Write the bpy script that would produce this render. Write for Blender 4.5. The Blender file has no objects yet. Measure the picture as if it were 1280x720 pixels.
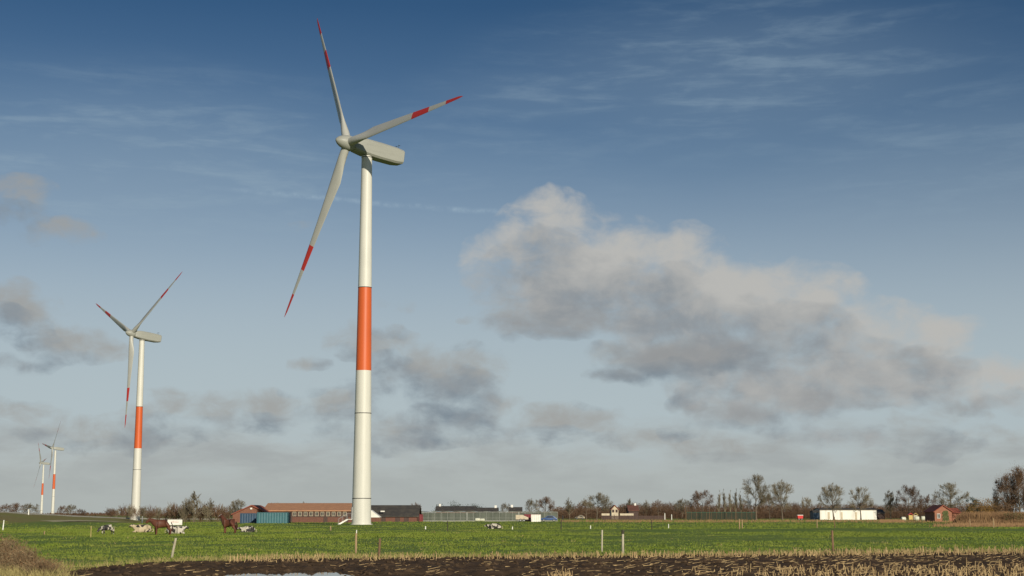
import bpy, bmesh, math, random
from mathutils import Vector, Matrix, noise as mnoise
import numpy as np

random.seed(7)
SC = bpy.context.scene
COL = SC.collection
R = math.radians

# ------------------------------------------------------------------ camera
FPX = 1850.0                       # focal length in pixels of a 1280 wide frame
EYE = 2.0
PITCH = math.atan(282.0 / FPX)
CP, SP = math.cos(PITCH), math.sin(PITCH)
cam_d = bpy.data.cameras.new('camera')
cam_d.sensor_width = 36.0
cam_d.lens = 36.0 * FPX / 1280.0
cam_d.clip_start = 0.5
cam_d.clip_end = 20000
cam = bpy.data.objects.new('camera', cam_d)
COL.objects.link(cam)
cam.location = (0, 0, EYE)
cam.rotation_euler = (math.pi / 2 + PITCH, 0, 0)
SC.camera = cam

# ------------------------------------------------------------------ light, exposure
SUN_AZ, SUN_EL = R(23), R(18)      # to the right of straight behind the camera
S = Vector((math.sin(SUN_AZ) * math.cos(SUN_EL), -math.cos(SUN_AZ) * math.cos(SUN_EL), math.sin(SUN_EL)))
sun_d = bpy.data.lights.new('sun', 'SUN')
sun_d.energy = 4.6
sun_d.angle = R(0.5)
sun_d.color = (1.0, 0.91, 0.74)
sun = bpy.data.objects.new('sun', sun_d)
COL.objects.link(sun)
sun.rotation_euler = (-S).to_track_quat('-Z', 'Y').to_euler()
sun.location = (60, -120, 60)
vs = SC.view_settings
vs.view_transform = 'Standard'
vs.look = 'None'
vs.exposure = 0.0
vs.gamma = 1.0
vs.use_curve_mapping = False
SC.cycles.max_bounces = 5
SC.cycles.diffuse_bounces = 2
SC.cycles.glossy_bounces = 2

# ------------------------------------------------------------------ sky
SKY_STRENGTH = 0.085
W = bpy.data.worlds.new('World')
SC.world = W
W.use_nodes = True


def lin(c):
    return tuple(((v / 255.0) / 12.92 if v / 255.0 <= 0.04045 else ((v / 255.0 + 0.055) / 1.055) ** 2.4) for v in c)


def azel(px, py):
    v = 360 - py
    d = Vector((px - 640, FPX * CP - v * SP, FPX * SP + v * CP)).normalized()
    return math.degrees(math.atan2(d.x, d.y)), math.degrees(math.asin(d.z))


PXD = 0.0309                        # degrees of sky per photo pixel


class NT:
    def __init__(s, tree):
        s.t = tree
        s.n = tree.nodes
        s.l = tree.links

    def new(s, typ, **kw):
        n = s.n.new(typ)
        for k, v in kw.items():
            setattr(n, k, v)
        return n

    def link(s, a, b):
        s.l.new(a, b)

    def put(s, sock, v):
        if isinstance(v, bpy.types.NodeSocket):
            s.l.new(v, sock)
        else:
            sock.default_value = v

    def math(s, op, a, b=0.0, c=0.0, clamp=False):
        n = s.new('ShaderNodeMath', operation=op, use_clamp=clamp)
        for i, v in enumerate((a, b, c)):
            s.put(n.inputs[i], v)
        return n.outputs[0]

    def vmath(s, op, a, b=(0, 0, 0)):
        n = s.new('ShaderNodeVectorMath', operation=op)
        s.put(n.inputs[0], a)
        s.put(n.inputs[1], b)
        return n.outputs['Value'] if op in ('LENGTH', 'DOT_PRODUCT') else n.outputs['Vector']

    def noise(s, vec, scale, detail=4.0, rough=0.55, dist=0.0, col=False):
        n = s.new('ShaderNodeTexNoise')
        s.put(n.inputs['Vector'], vec)
        n.inputs['Scale'].default_value = scale
        n.inputs['Detail'].default_value = detail
        n.inputs['Roughness'].default_value = rough
        n.inputs['Distortion'].default_value = dist
        return n.outputs['Color'] if col else n.outputs['Fac']

    def maprange(s, v, a, b, c=0.0, d=1.0, smooth=True):
        n = s.new('ShaderNodeMapRange', interpolation_type='SMOOTHSTEP' if smooth else 'LINEAR')
        n.clamp = True if not smooth else n.clamp
        s.put(n.inputs['Value'], v)
        for nm, x in (('From Min', a), ('From Max', b), ('To Min', c), ('To Max', d)):
            s.put(n.inputs[nm], x)
        return n.outputs['Result']

    def mix(s, f, a, b, blend='MIX'):
        n = s.new('ShaderNodeMix', data_type='RGBA', blend_type=blend)
        s.put(n.inputs[0], f)
        for sock, v in ((n.inputs[6], a), (n.inputs[7], b)):
            s.put(sock, (*v, 1.0) if isinstance(v, tuple) and len(v) == 3 else v)
        return n.outputs[2]


def cloud_group(name, blobs, warp1, nscale, namp, bias, offset):
    g = bpy.data.node_groups.new(name, 'ShaderNodeTree')
    g.interface.new_socket('P', in_out='INPUT', socket_type='NodeSocketVector')
    g.interface.new_socket('D', in_out='OUTPUT', socket_type='NodeSocketFloat')
    t = NT(g)
    gi = t.new('NodeGroupInput')
    go = t.new('NodeGroupOutput')
    P = gi.outputs[0]
    Q = t.vmath('ADD', P, offset)
    w = t.noise(Q, 0.42, 3.0, 0.5, col=True)
    w = t.vmath('SUBTRACT', w, (0.5, 0.5, 0.5))
    w = t.vmath('MULTIPLY', w, (warp1 * 1.5, warp1, 0))
    PW = t.vmath('ADD', P, w)
    acc = None
    for (px, py, rx, ry, amp) in blobs:
        a, e = azel(px, py)
        d = t.vmath('SUBTRACT', PW, (a, e, 0))
        d = t.vmath('MULTIPLY', d, (1 / (rx * PXD * 1.22), 1 / (ry * PXD * 1.22), 0))
        L = t.vmath('LENGTH', d)
        b = t.maprange(L, 1.45, 0.15, 0.0, amp)
        acc = b if acc is None else t.math('SMOOTH_MAX', acc, b, 0.25)
    Q2 = t.vmath('MULTIPLY', Q, (1.0, 1.55, 1.0))
    n = t.noise(Q2, nscale, 7.0, 0.58, 0.25)
    n = t.math('SUBTRACT', n, 0.5)
    n = t.math('MULTIPLY', n, namp)
    o = t.math('ADD', acc, n)
    o = t.math('SUBTRACT', o, bias)
    o = t.math('SUBTRACT', o, t.maprange(acc, 0.42, 0.22, 0.0, 0.7))
    t.link(o, go.inputs[0])
    return g


def build_sky():
    t = NT(W.node_tree)
    for n in list(t.n):
        t.n.remove(n)
    out = t.new('ShaderNodeOutputWorld')
    bg = t.new('ShaderNodeBackground')
    bg.inputs['Strength'].default_value = SKY_STRENGTH
    t.link(bg.outputs[0], out.inputs['Surface'])
    sky = t.new('ShaderNodeTexSky', sky_type='NISHITA')
    sky.sun_disc = False
    sky.sun_elevation = SUN_EL
    sky.sun_rotation = math.atan2(S.x, S.y)
    sky.altitude = 0
    sky.air_density = 1.0
    sky.dust_density = 0.8
    sky.ozone_density = 1.6
    tc = t.new('ShaderNodeTexCoord')
    D = tc.outputs['Generated']
    sx = t.new('ShaderNodeSeparateXYZ')
    t.link(D, sx.inputs[0])
    az = t.math('MULTIPLY', t.math('ARCTAN2', sx.outputs[0], sx.outputs[1]), 180 / math.pi)
    el = t.math('MULTIPLY', t.math('ARCSINE', sx.outputs[2]), 180 / math.pi)
    cb = t.new('ShaderNodeCombineXYZ')
    t.link(az, cb.inputs[0])
    t.link(el, cb.inputs[1])
    P = cb.outputs[0]
    k = 1.0 / SKY_STRENGTH

    def C(c):
        return tuple(v * k for v in lin(c))
    # clear sky, with the thin high veil that greys it towards the horizon
    rp = t.new('ShaderNodeValToRGB')
    t.link(t.math('DIVIDE', el, 60.0, clamp=True), rp.inputs[0])
    cr = rp.color_ramp
    for k_, (e_, c_) in enumerate(SKY_TINT):
        x_ = cr.elements[k_] if k_ < 2 else cr.elements.new(e_ / 60.0)
        x_.position = e_ / 60.0
        x_.color = (*c_, 1)
    tint = t.mix(1.0, sky.outputs[0], rp.outputs[0], 'MULTIPLY')
    veil = t.math('MULTIPLY', t.maprange(el, 15.5, 3.0, 0.0, 1.0), 0.85)
    base = t.mix(veil, tint, C((177, 190, 196)))
    # cirrus streaks
    rot = t.new('ShaderNodeMapping')
    t.link(P, rot.inputs[0])
    rot.inputs['Rotation'].default_value = (0, 0, R(9))
    rot.inputs['Scale'].default_value = (0.13, 1.0, 1.0)
    c1 = t.noise(rot.outputs[0], 1.1, 7.0, 0.62, 0.6)
    rot2 = t.new('ShaderNodeMapping')
    t.link(P, rot2.inputs[0])
    rot2.inputs['Rotation'].default_value = (0, 0, R(14))
    rot2.inputs['Scale'].default_value = (0.35, 1.6, 1.0)
    c2 = t.noise(rot2.outputs[0], 1.7, 6.0, 0.6, 0.4)
    c1 = t.maprange(t.math('ADD', t.math('MULTIPLY', c1, 0.65), t.math('MULTIPLY', c2, 0.35)), 0.44, 0.70)
    m = None
    for (px, py, rx, ry, amp) in ((920, 95, 330, 110, 0.6), (180, 205, 360, 120, 0.85), (1180, 190, 260, 110, 0.35),
                                  (560, 200, 300, 90, 0.30), (700, 120, 200, 50, 0.45)):
        a, e = azel(px, py)
        d = t.vmath('MULTIPLY', t.vmath('SUBTRACT', P, (a, e, 0)), (1 / (rx * PXD), 1 / (ry * PXD), 0))
        b = t.maprange(t.vmath('LENGTH', d), 1.3, 0.1, 0.0, amp)
        m = b if m is None else t.math('MAXIMUM', m, b)
    base = t.mix(t.math('MULTIPLY', m, 0.34), base, C((142, 162, 178)))
    base = t.mix(t.math('MULTIPLY', c1, t.math('MULTIPLY', m, 0.65)), base, C((146, 168, 184)))
    # old thin vapour trail
    a0, e0 = azel(300, 237)
    a1, e1 = azel(640, 267)
    dx, dy = a1 - a0, e1 - e0
    ln = math.hypot(dx, dy)
    dd = t.vmath('SUBTRACT', P, (a0, e0, 0))
    perp = t.vmath('DOT_PRODUCT', dd, (-dy / ln, dx / ln, 0))
    along = t.vmath('DOT_PRODUCT', dd, (dx / ln, dy / ln, 0))
    perp = t.math('ADD', perp, t.math('MULTIPLY', t.math('SUBTRACT', t.noise(P, 0.5, 2.0), 0.5), 0.30))
    tr = t.maprange(t.math('ABSOLUTE', perp), 0.16, 0.0)
    tr = t.math('MULTIPLY', tr, t.math('MULTIPLY', t.maprange(along, -2.0, 2.5), t.maprange(along, ln, ln - 1.2)))
    tr = t.math('MULTIPLY', tr, t.maprange(t.noise(P, 1.4, 5.0, 0.7), 0.3, 0.75))
    base = t.mix(t.math('MULTIPLY', tr, 0.5), base, C((165, 186, 200)))

    def layer(base, grp, lit, mid, dark, up, soft, opacity, warm=None):
        g0 = t.new('ShaderNodeGroup', node_tree=grp)
        t.link(P, g0.inputs[0])
        g1 = t.new('ShaderNodeGroup', node_tree=grp)
        t.link(t.vmath('ADD', P, up), g1.inputs[0])
        d0 = g0.outputs[0]
        d1 = g1.outputs[0]
        alpha = t.math('MULTIPLY', t.maprange(d0, 0.0, soft), opacity)
        sh = t.math('SUBTRACT', t.math('MULTIPLY', d0, 0.35), d1)
        sh = t.math('ADD', sh, t.math('MULTIPLY', t.math('SUBTRACT', t.noise(P, 0.45, 5.0, 0.55), 0.5), 1.1))
        f1 = t.maprange(sh, -0.80, -0.15)
        f2 = t.maprange(sh, -0.30, 0.45)
        c = t.mix(f1, C(dark), C(mid))
        c = t.mix(f2, c, C(lit))
        return t.mix(alpha, base, c)

    # low overcast bank near the horizon
    bank_n = t.noise(t.vmath('MULTIPLY', P, (0.30, 1.0, 1.0)), 0.75, 8.0, 0.6, 0.2)
    bank = t.math('ADD', t.maprange(el, 5.2, 1.2, 0.0, 1.0), t.math('MULTIPLY', t.math('SUBTRACT', bank_n, 0.5), 1.6))
    bank = t.math('MULTIPLY', t.maprange(bank, 0.28, 1.0), 0.85)
    bcol = t.mix(t.maprange(bank_n, 0.35, 0.68), C((176, 182, 180)), C((160, 165, 165)))
    base = t.mix(bank, base, bcol)
    base = t.mix(t.math('MULTIPLY', t.maprange(el, 2.6, 0.0), 0.8), base, C((172, 178, 175)))
    # grey shaded clouds
    grey = cloud_group('grey_clouds', GREY_BLOBS, 1.5, 0.62, 1.75, 0.30, (31.0, 7.0, 3.0))
    base = layer(base, grey, (158, 158, 155), (134, 141, 147), (108, 121, 134), (0.3, 1.0, 0), 0.85, 0.85)
    big = cloud_group('sunlit_clouds', BIG_BLOBS, 1.7, 0.56, 1.7, 0.28, (3.0, 17.0, 9.0))
    base = layer(base, big, (185, 184, 180), (167, 168, 167), (141, 147, 152), (0.4, 1.6, 0), 0.85, 0.95)
    under = cloud_group('cloud_undersides', UNDER_BLOBS, 1.5, 0.60, 1.5, 0.34, (13.0, 27.0, 5.0))
    base = layer(base, under, (148, 150, 151), (128, 136, 143), (107, 119, 131), (0.3, 0.9, 0), 0.95, 0.92)
    t.link(base, bg.inputs['Color'])


SKY_TINT = [(0.0, (0.80, 0.82, 0.90)), (7.5, (0.70, 0.70, 0.78)), (13.5, (0.50, 0.58, 0.67)), (19.5, (0.21, 0.36, 0.50)), (27.0, (0.16, 0.32, 0.52)), (42.0, (0.55, 0.68, 0.82))]
GREY_BLOBS = [
    (545, 468, 85, 42, 1.0), (462, 425, 58, 26, 0.85), (395, 455, 30, 12, 0.75), (585, 400, 26, 10, 0.6),
    (840, 452, 110, 32, 1.0), (770, 472, 45, 12, 0.8),
    (22, 392, 52, 40, 0.95), (85, 428, 60, 26, 0.9), (20, 455, 40, 12, 0.8), (70, 290, 50, 16, 0.85), (28, 250, 52, 34, 0.8),
    (235, 510, 85, 26, 0.86), (325, 512, 70, 30, 0.86), (555, 520, 95, 30, 0.92), (710, 530, 90, 26, 0.86), (430, 506, 60, 32, 0.86),
    (30, 512, 60, 18, 0.75), (372, 280, 36, 18, 0.42), (862, 505, 28, 15, 0.85), (680, 395, 80, 26, 0.9),
    (490, 375, 40, 20, 0.45), (150, 545, 120, 26, 0.8), (610, 500, 50, 22, 0.8), (500, 545, 120, 22, 0.75), (870, 555, 130, 22, 0.7), (1180, 550, 110, 22, 0.7), (1170, 520, 70, 16, 0.6),
]
UNDER_BLOBS = [
    (655, 402, 70, 20, 0.9), (735, 402, 70, 22, 0.85), (850, 446, 100, 26, 1.0), (940, 430, 70, 24, 0.85), (775, 470, 45, 12, 0.8),
    (930, 522, 85, 20, 0.9), (1030, 505, 80, 18, 0.8), (1140, 452, 60, 18, 0.8), (1235, 500, 70, 16, 0.75),
]
BIG_BLOBS = [
    (685, 290, 70, 48, 1.0), (635, 312, 58, 32, 0.8), (740, 340, 140, 66, 1.1), (815, 320, 90, 40, 0.9), (680, 375, 84, 40, 1.0),
    (850, 375, 130, 62, 1.1), (960, 385, 125, 58, 1.1), (1045, 420, 110, 46, 1.0), (1160, 425, 60, 34, 0.95), (900, 430, 110, 46, 1.0),
    (965, 485, 110, 46, 1.05), (1080, 470, 130, 36, 1.0), (1175, 470, 110, 34, 0.95), (1255, 480, 100, 34, 0.95), (1040, 550, 110, 22, 0.6),
]
build_sky()


# ------------------------------------------------------------------ helpers
def pt(px, py, Y):
    """world point on the ray of a photo pixel at forward distance Y"""
    v = 360 - py
    den = FPX * CP - v * SP
    return Vector(((px - 640) / den * Y, Y, EYE + (FPX * SP + v * CP) / den * Y))


def sm(a, b, x):
    t = min(1.0, max(0.0, (x - a) / (b - a)))
    return t * t * (3 - 2 * t)


EDGE = [(-40, 44), (-17.2, 45.5), (-16.2, 50.5), (-15.8, 54.9), (-15.0, 62), (-11.9, 65.3), (-7.6, 67.6), (0, 70), (12.7, 74), (27, 79), (60, 89)]
EX = [e[0] for e in EDGE]
EY = [e[1] for e in EDGE]


def edge_y(x):
    return float(np.interp(x, EX, EY)) + 0.45 * mnoise.noise((x * 0.35, 3.1, 0)) + 0.2 * mnoise.noise((x * 1.3, 8.1, 0))


def bank_h(x, y):
    """the raised road bank on the left"""
    t = (y - 330.0) / 270.0
    cx = -113 - 39 * t
    if t > 1.0:
        cx = -152 + 30 * (t - 1)
    h = 2.45 + (2.7 - 2.45) * t if t < 1 else 2.7 - 1.2 * min(1.5, t - 1)
    h = h - 0.9 * sm(0.5, 1.2, t) + 0.1
    d = abs(x - cx) * (0.99)
    g = min(1.0, max(0.0, 1 - (d - 2.2) / 22.0))
    g = g * (1 - 0.35 * (1 - g))
    return h * g * sm(120, 260, y) * (1 - sm(900, 1300, y))


def base_h(x, y):
    z = -2.1 * sm(230, 540, y) * sm(-60, -125, x) * (1 - sm(700, 1200, y))
    return z


def gz(x, y):
    z = base_h(x, y) + bank_h(x, y)
    return z


class MB:
    def __init__(s):
        s.v = []
        s.f = []
        s.m = []

    def add(s, verts, faces, mat=0):
        o = len(s.v)
        s.v.extend([tuple(v) for v in verts])
        s.f.extend([tuple(i + o for i in f) for f in faces])
        s.m.extend([mat] * len(faces))

    def box(s, lo, hi, mat=0):
        x0, y0, z0 = lo
        x1, y1, z1 = hi
        s.add([(x0, y0, z0), (x1, y0, z0), (x1, y1, z0), (x0, y1, z0), (x0, y0, z1), (x1, y0, z1), (x1, y1, z1), (x0, y1, z1)],
              [(0, 3, 2, 1), (4, 5, 6, 7), (0, 1, 5, 4), (1, 2, 6, 5), (2, 3, 7, 6), (3, 0, 4, 7)], mat)

    def tube(s, a, b, ra, rb, n=6, mat=0, caps=True):
        a = Vector(a)
        b = Vector(b)
        d = (b - a)
        if d.length < 1e-6:
            return
        d.normalize()
        u = d.orthogonal().normalized()
        w = d.cross(u)
        vs_ = []
        for c, r in ((a, ra), (b, rb)):
            for i in range(n):
                t = 2 * math.pi * i / n
                vs_.append(c + u * (r * math.cos(t)) + w * (r * math.sin(t)))
        fs = [(i, (i + 1) % n, n + (i + 1) % n, n + i) for i in range(n)]
        if caps:
            fs.append(tuple(range(n - 1, -1, -1)))
            fs.append(tuple(range(n, 2 * n)))
        s.add(vs_, fs, mat)

    def rings(s, rings, mats=None, cap0=True, cap1=True):
        n = len(rings[0])
        o = len(s.v)
        for r in rings:
            s.v.extend([tuple(p) for p in r])
        for k in range(len(rings) - 1):
            for i in range(n):
                s.f.append((o + k * n + i, o + k * n + (i + 1) % n, o + (k + 1) * n + (i + 1) % n, o + (k + 1) * n + i))
                s.m.append(mats[k] if mats else 0)
        if cap0:
            s.f.append(tuple(o + i for i in range(n - 1, -1, -1)))
            s.m.append(mats[0] if mats else 0)
        if cap1:
            s.f.append(tuple(o + (len(rings) - 1) * n + i for i in range(n)))
            s.m.append(mats[-1] if mats else 0)

    def lathe(s, prof, n=32, mats=None):
        s.rings([[(r * math.cos(2 * math.pi * i / n), r * math.sin(2 * math.pi * i / n), z) for i in range(n)] for (r, z) in prof], mats)

    def prism(s, poly, y0, y1, mat=0):
        """polygon in x,z extruded along y"""
        n = len(poly)
        s.add([(p[0], y0, p[1]) for p in poly] + [(p[0], y1, p[1]) for p in poly],
              [tuple(range(n)), tuple(range(2 * n - 1, n - 1, -1))] + [(i, n + i, n + (i + 1) % n, (i + 1) % n) for i in range(n)], mat)

    def build(s, name, mats, parent=None, smooth=False, loc=None):
        me = bpy.data.meshes.new(name)
        me.from_pydata(s.v, [], s.f)
        if not isinstance(mats, (list, tuple)):
            mats = [mats]
        for m in mats:
            me.materials.append(m)
        if len(mats) > 1:
            me.polygons.foreach_set('material_index', s.m)
        if smooth:
            me.polygons.foreach_set('use_smooth', [True] * len(me.polygons))
        me.update()
        o = bpy.data.objects.new(name, me)
        COL.objects.link(o)
        if parent:
            o.parent = parent
        if loc is not None:
            o.location = loc
        return o


def tag(o, label=None, cat=None, group=None, kind=None):
    if label:
        o['label'] = label
    if cat:
        o['category'] = cat
    if group:
        o['group'] = group
    if kind:
        o['kind'] = kind
    return o


def empty(name, loc, rz=0.0, label=None, cat=None, group=None):
    o = bpy.data.objects.new(name, None)
    o.empty_display_size = 0.5
    COL.objects.link(o)
    o.location = loc
    o.rotation_euler = (0, 0, rz)
    return tag(o, label, cat, group)


def smooth_edges(o, ang=40):
    me = o.data
    me.polygons.foreach_set('use_smooth', [True] * len(me.polygons))
    bm = bmesh.new()
    bm.from_mesh(me)
    for e in bm.edges:
        if len(e.link_faces) == 2:
            e.smooth = e.calc_face_angle(0) < R(ang)
    bm.to_mesh(me)
    bm.free()


def bevel(o, w, seg=2, ang=30):
    bm = bmesh.new()
    bm.from_mesh(o.data)
    bmesh.ops.remove_doubles(bm, verts=bm.verts, dist=1e-5)
    es = [e for e in bm.edges if len(e.link_faces) == 2 and e.calc_face_angle(0) > R(ang)]
    bmesh.ops.bevel(bm, geom=es, offset=w, segments=seg, profile=0.5, affect='EDGES')
    bmesh.ops.recalc_face_normals(bm, faces=bm.faces)
    bm.to_mesh(o.data)
    bm.free()


def fix_normals(o):
    bm = bmesh.new()
    bm.from_mesh(o.data)
    bmesh.ops.recalc_face_normals(bm, faces=bm.faces)
    bm.to_mesh(o.data)
    bm.free()


# ------------------------------------------------------------------ materials
def mat(name, c1, c2=None, scale=3.0, rough=0.7, bump=0.0, bscale=None, stretch=(1, 1, 1), detail=5, spec=0.3, lo=0.35, hi=0.65, rand=0.0):
    m = bpy.data.materials.new(name)
    m.use_nodes = True
    t = NT(m.node_tree)
    b = t.n['Principled BSDF']
    b.inputs['Roughness'].default_value = rough
    b.inputs['Specular IOR Level'].default_value = spec
    tc = t.new('ShaderNodeTexCoord')
    v = t.vmath('MULTIPLY', tc.outputs['Object'], stretch)
    c2 = c2 or tuple(x * 0.75 for x in c1)
    n = t.noise(v, scale, detail, 0.6)
    f = t.maprange(n, lo, hi)
    c = t.mix(f, c1, c2)
    if rand:
        oi = t.new('ShaderNodeObjectInfo')
        hs = t.new('ShaderNodeHueSaturation')
        t.put(hs.inputs['Value'], t.maprange(oi.outputs['Random'], 0, 1, 1 - rand, 1 + rand, smooth=False))
        t.put(hs.inputs['Color'], c)
        c = hs.outputs[0]
    t.link(c, b.inputs['Base Color'])
    if bump:
        bn = t.new('ShaderNodeBump')
        bn.inputs['Strength'].default_value = bump
        bn.inputs['Distance'].default_value = 0.05
        t.link(t.noise(v, bscale or scale * 3, 4.0, 0.6), bn.inputs['Height'])
        t.link(bn.outputs[0], b.inputs['Normal'])
    return m


def paint(name, c, dirt, rough=0.45, streak=(0.8, 0.8, 0.05), amt=0.35):
    """painted steel or glass fibre with faint vertical weathering"""
    m = bpy.data.materials.new(name)
    m.use_nodes = True
    t = NT(m.node_tree)
    b = t.n['Principled BSDF']
    b.inputs['Roughness'].default_value = rough
    b.inputs['Specular IOR Level'].default_value = 0.35
    tc = t.new('ShaderNodeTexCoord')
    v = t.vmath('MULTIPLY', tc.outputs['Object'], streak)
    n = t.noise(v, 2.2, 6.0, 0.65)
    n2 = t.noise(tc.outputs['Object'], 0.25, 3.0, 0.5)
    f = t.math('MULTIPLY', t.maprange(t.math('ADD', t.math('MULTIPLY', n, 0.6), t.math('MULTIPLY', n2, 0.4)), 0.42, 0.68), amt)
    t.link(t.mix(f, c, dirt), b.inputs['Base Color'])
    return m


M = {}
M['tower_white'] = paint('tower_white_paint', (0.59, 0.58, 0.52), (0.44, 0.44, 0.395))
M['tower_red'] = paint('tower_orange_paint', (0.56, 0.105, 0.026), (0.43, 0.085, 0.03))
M['blade_white'] = paint('blade_white', (0.41, 0.41, 0.375), (0.30, 0.30, 0.275), streak=(0.6, 0.6, 0.1))
M['blade_red'] = paint('blade_red', (0.47, 0.035, 0.025), (0.36, 0.04, 0.03))
M['nacelle'] = paint('nacelle_grey_white', (0.31, 0.315, 0.28), (0.22, 0.225, 0.20), streak=(0.6, 0.1, 0.6))
M['steel'] = mat('galvanised_steel', (0.42, 0.43, 0.43), (0.3, 0.3, 0.3), 8, 0.4)
M['dark_metal'] = mat('dark_metal', (0.05, 0.05, 0.055), (0.03, 0.03, 0.03), 6, 0.5)
M['concrete'] = mat('concrete', (0.36, 0.35, 0.32), (0.26, 0.25, 0.23), 5, 0.85, 0.3)
M['brick'] = mat('red_brick', (0.175, 0.078, 0.055), (0.135, 0.065, 0.048), 2.5, 0.85, rand=0.05)
M['brick_pale'] = mat('pale_red_brick', (0.33, 0.150, 0.092), (0.26, 0.115, 0.072), 1.6, 0.85)
M['roof_tan'] = mat('weathered_tan_roof_tiles', (0.46, 0.235, 0.125), (0.36, 0.185, 0.105), 0.9, 0.8, stretch=(1, 2.5, 1))
M['roof_red'] = mat('red_roof_tiles', (0.31, 0.09, 0.05), (0.22, 0.065, 0.045), 0.9, 0.8)
M['roof_dark'] = mat('dark_roof_sheets', (0.055, 0.05, 0.045), (0.085, 0.075, 0.06), 0.8, 0.75)
M['wood_dark'] = mat('dark_boards', (0.09, 0.055, 0.045), (0.06, 0.04, 0.035), 1.5, 0.8, stretch=(4, 1, .4))
M['blue_dark'] = mat('dark_blue_container_paint', (0.035, 0.075, 0.13), (0.03, 0.06, 0.10), 1.5, 0.5)
M['teal'] = mat('teal_container_paint', (0.05, 0.145, 0.165), (0.045, 0.12, 0.14), 1.5, 0.5)
M['maroon'] = mat('maroon_paint', (0.19, 0.02, 0.03), (0.13, 0.02, 0.025), 1.5, 0.5)
M['white'] = mat('white_paint', (0.78, 0.76, 0.70), (0.66, 0.64, 0.58), 1.2, 0.6)
M['white_shed'] = mat('white_shed_cladding', (0.80, 0.78, 0.70), (0.60, 0.58, 0.52), 0.7, 0.6, stretch=(1.4, 1, .25), lo=0.4, hi=0.75)
M['cream'] = mat('cream_paint', (0.55, 0.47, 0.34), (0.45, 0.38, 0.28), 1.2, 0.6)
M['faded_red_print'] = mat('faded_red_print', (0.55, 0.33, 0.28), (0.62, 0.45, 0.4), 2.0, 0.6)
M['glass_dark'] = mat('dark_window_glass', (0.03, 0.035, 0.04), (0.05, 0.05, 0.05), 1, 0.12, spec=0.6)
M['greenhouse_glass'] = mat('dusty_greenhouse_glass', (0.12, 0.13, 0.105), (0.08, 0.09, 0.072), 0.6, 0.25, spec=0.5, stretch=(1.5, 1, .3))
M['greenhouse_frame'] = mat('aluminium_frame', (0.26, 0.27, 0.24), (0.20, 0.21, 0.19), 2, 0.6)
M['red_car'] = mat('red_paint', (0.62, 0.03, 0.025), (0.5, 0.03, 0.025), 2, 0.35)
M['blue_car'] = mat('blue_paint', (0.05, 0.10, 0.24), (0.04, 0.08, 0.2), 2, 0.35)
M['rubber'] = mat('rubber', (0.02, 0.02, 0.02), (0.03, 0.03, 0.03), 5, 0.9)
M['post_pale'] = mat('bleached_post_wood', (0.46, 0.42, 0.32), (0.33, 0.29, 0.21), 7, 0.85, 0.3, stretch=(1, 1, .2))
M['post_brown'] = mat('brown_post_wood', (0.20, 0.12, 0.07), (0.14, 0.09, 0.05), 7, 0.85, 0.3, stretch=(1, 1, .2))
M['post_dark'] = mat('dark_post_wood', (0.045, 0.045, 0.03), (0.07, 0.06, 0.04), 7, 0.85, 0.3, stretch=(1, 1, .2))
M['post_tan'] = mat('tan_post_wood', (0.36, 0.25, 0.14), (0.26, 0.18, 0.10), 7, 0.85, 0.3, stretch=(1, 1, .2))
M['post_white'] = mat('white_marker_plastic', (0.78, 0.77, 0.70), (0.66, 0.65, 0.58), 3, 0.5)
M['bark'] = mat('grey_brown_bark', (0.15, 0.12, 0.085), (0.095, 0.075, 0.055), 3, 0.9, rand=0.15)
M['twig'] = mat('bare_twigs', (0.200, 0.165, 0.105), (0.125, 0.105, 0.07), 0.6, 0.9, rand=0.18)
M['twig_brown'] = mat('red_brown_twigs', (0.15, 0.088, 0.05), (0.10, 0.06, 0.038), 0.6, 0.9, rand=0.15)
M['leaf_brown'] = mat('dry_brown_leaves', (0.20, 0.115, 0.055), (0.12, 0.07, 0.035), 0.8, 0.85)
M['leaf_orange'] = mat('orange_ochre_leaves', (0.25, 0.14, 0.035), (0.16, 0.095, 0.03), 0.8, 0.85)
M['conifer'] = mat('dark_conifer_needles', (0.022, 0.034, 0.018), (0.035, 0.048, 0.024), 0.8, 0.85)
M['straw'] = mat('pale_maize_straw', (0.52, 0.38, 0.19), (0.25, 0.165, 0.08), 2.6, 0.8)
M['reed'] = mat('dry_reeds', (0.27, 0.165, 0.08), (0.18, 0.105, 0.055), 0.5, 0.9, stretch=(1, 1, .2))
M['weed'] = mat('dry_weed_stems', (0.36, 0.265, 0.15), (0.22, 0.15, 0.085), 1.5, 0.9)
M['drygrass'] = mat('dry_grass', (0.37, 0.30, 0.12), (0.24, 0.21, 0.08), 0.9, 0.85)
M['horse_bay'] = mat('bay_coat', (0.125, 0.046, 0.025), (0.085, 0.030, 0.018), 1.8, 0.55)
M['horse_dark'] = mat('dark_bay_hair', (0.06, 0.024, 0.016), (0.04, 0.018, 0.012), 2, 0.7)
M['net_green'] = mat('green_fence_mesh', (0.03, 0.075, 0.045), (0.025, 0.055, 0.035), 1.2, 0.7)
M['net_dark'] = mat('dark_fence_mesh', (0.022, 0.035, 0.022), (0.04, 0.04, 0.025), 0.7, 0.8)
M['bale'] = mat('white_bale_wrap', (0.62, 0.62, 0.50), (0.50, 0.50, 0.38), 1.5, 0.4)
M['yellow'] = mat('yellow_paint', (0.55, 0.40, 0.12), (0.45, 0.32, 0.1), 2, 0.5)
M['asphalt'] = mat('pale_worn_asphalt', (0.42, 0.40, 0.34), (0.33, 0.31, 0.26), 0.5, 0.9)
M['track'] = mat('sandy_track', (0.42, 0.37, 0.22), (0.34, 0.29, 0.16), 0.4, 0.95)


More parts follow.
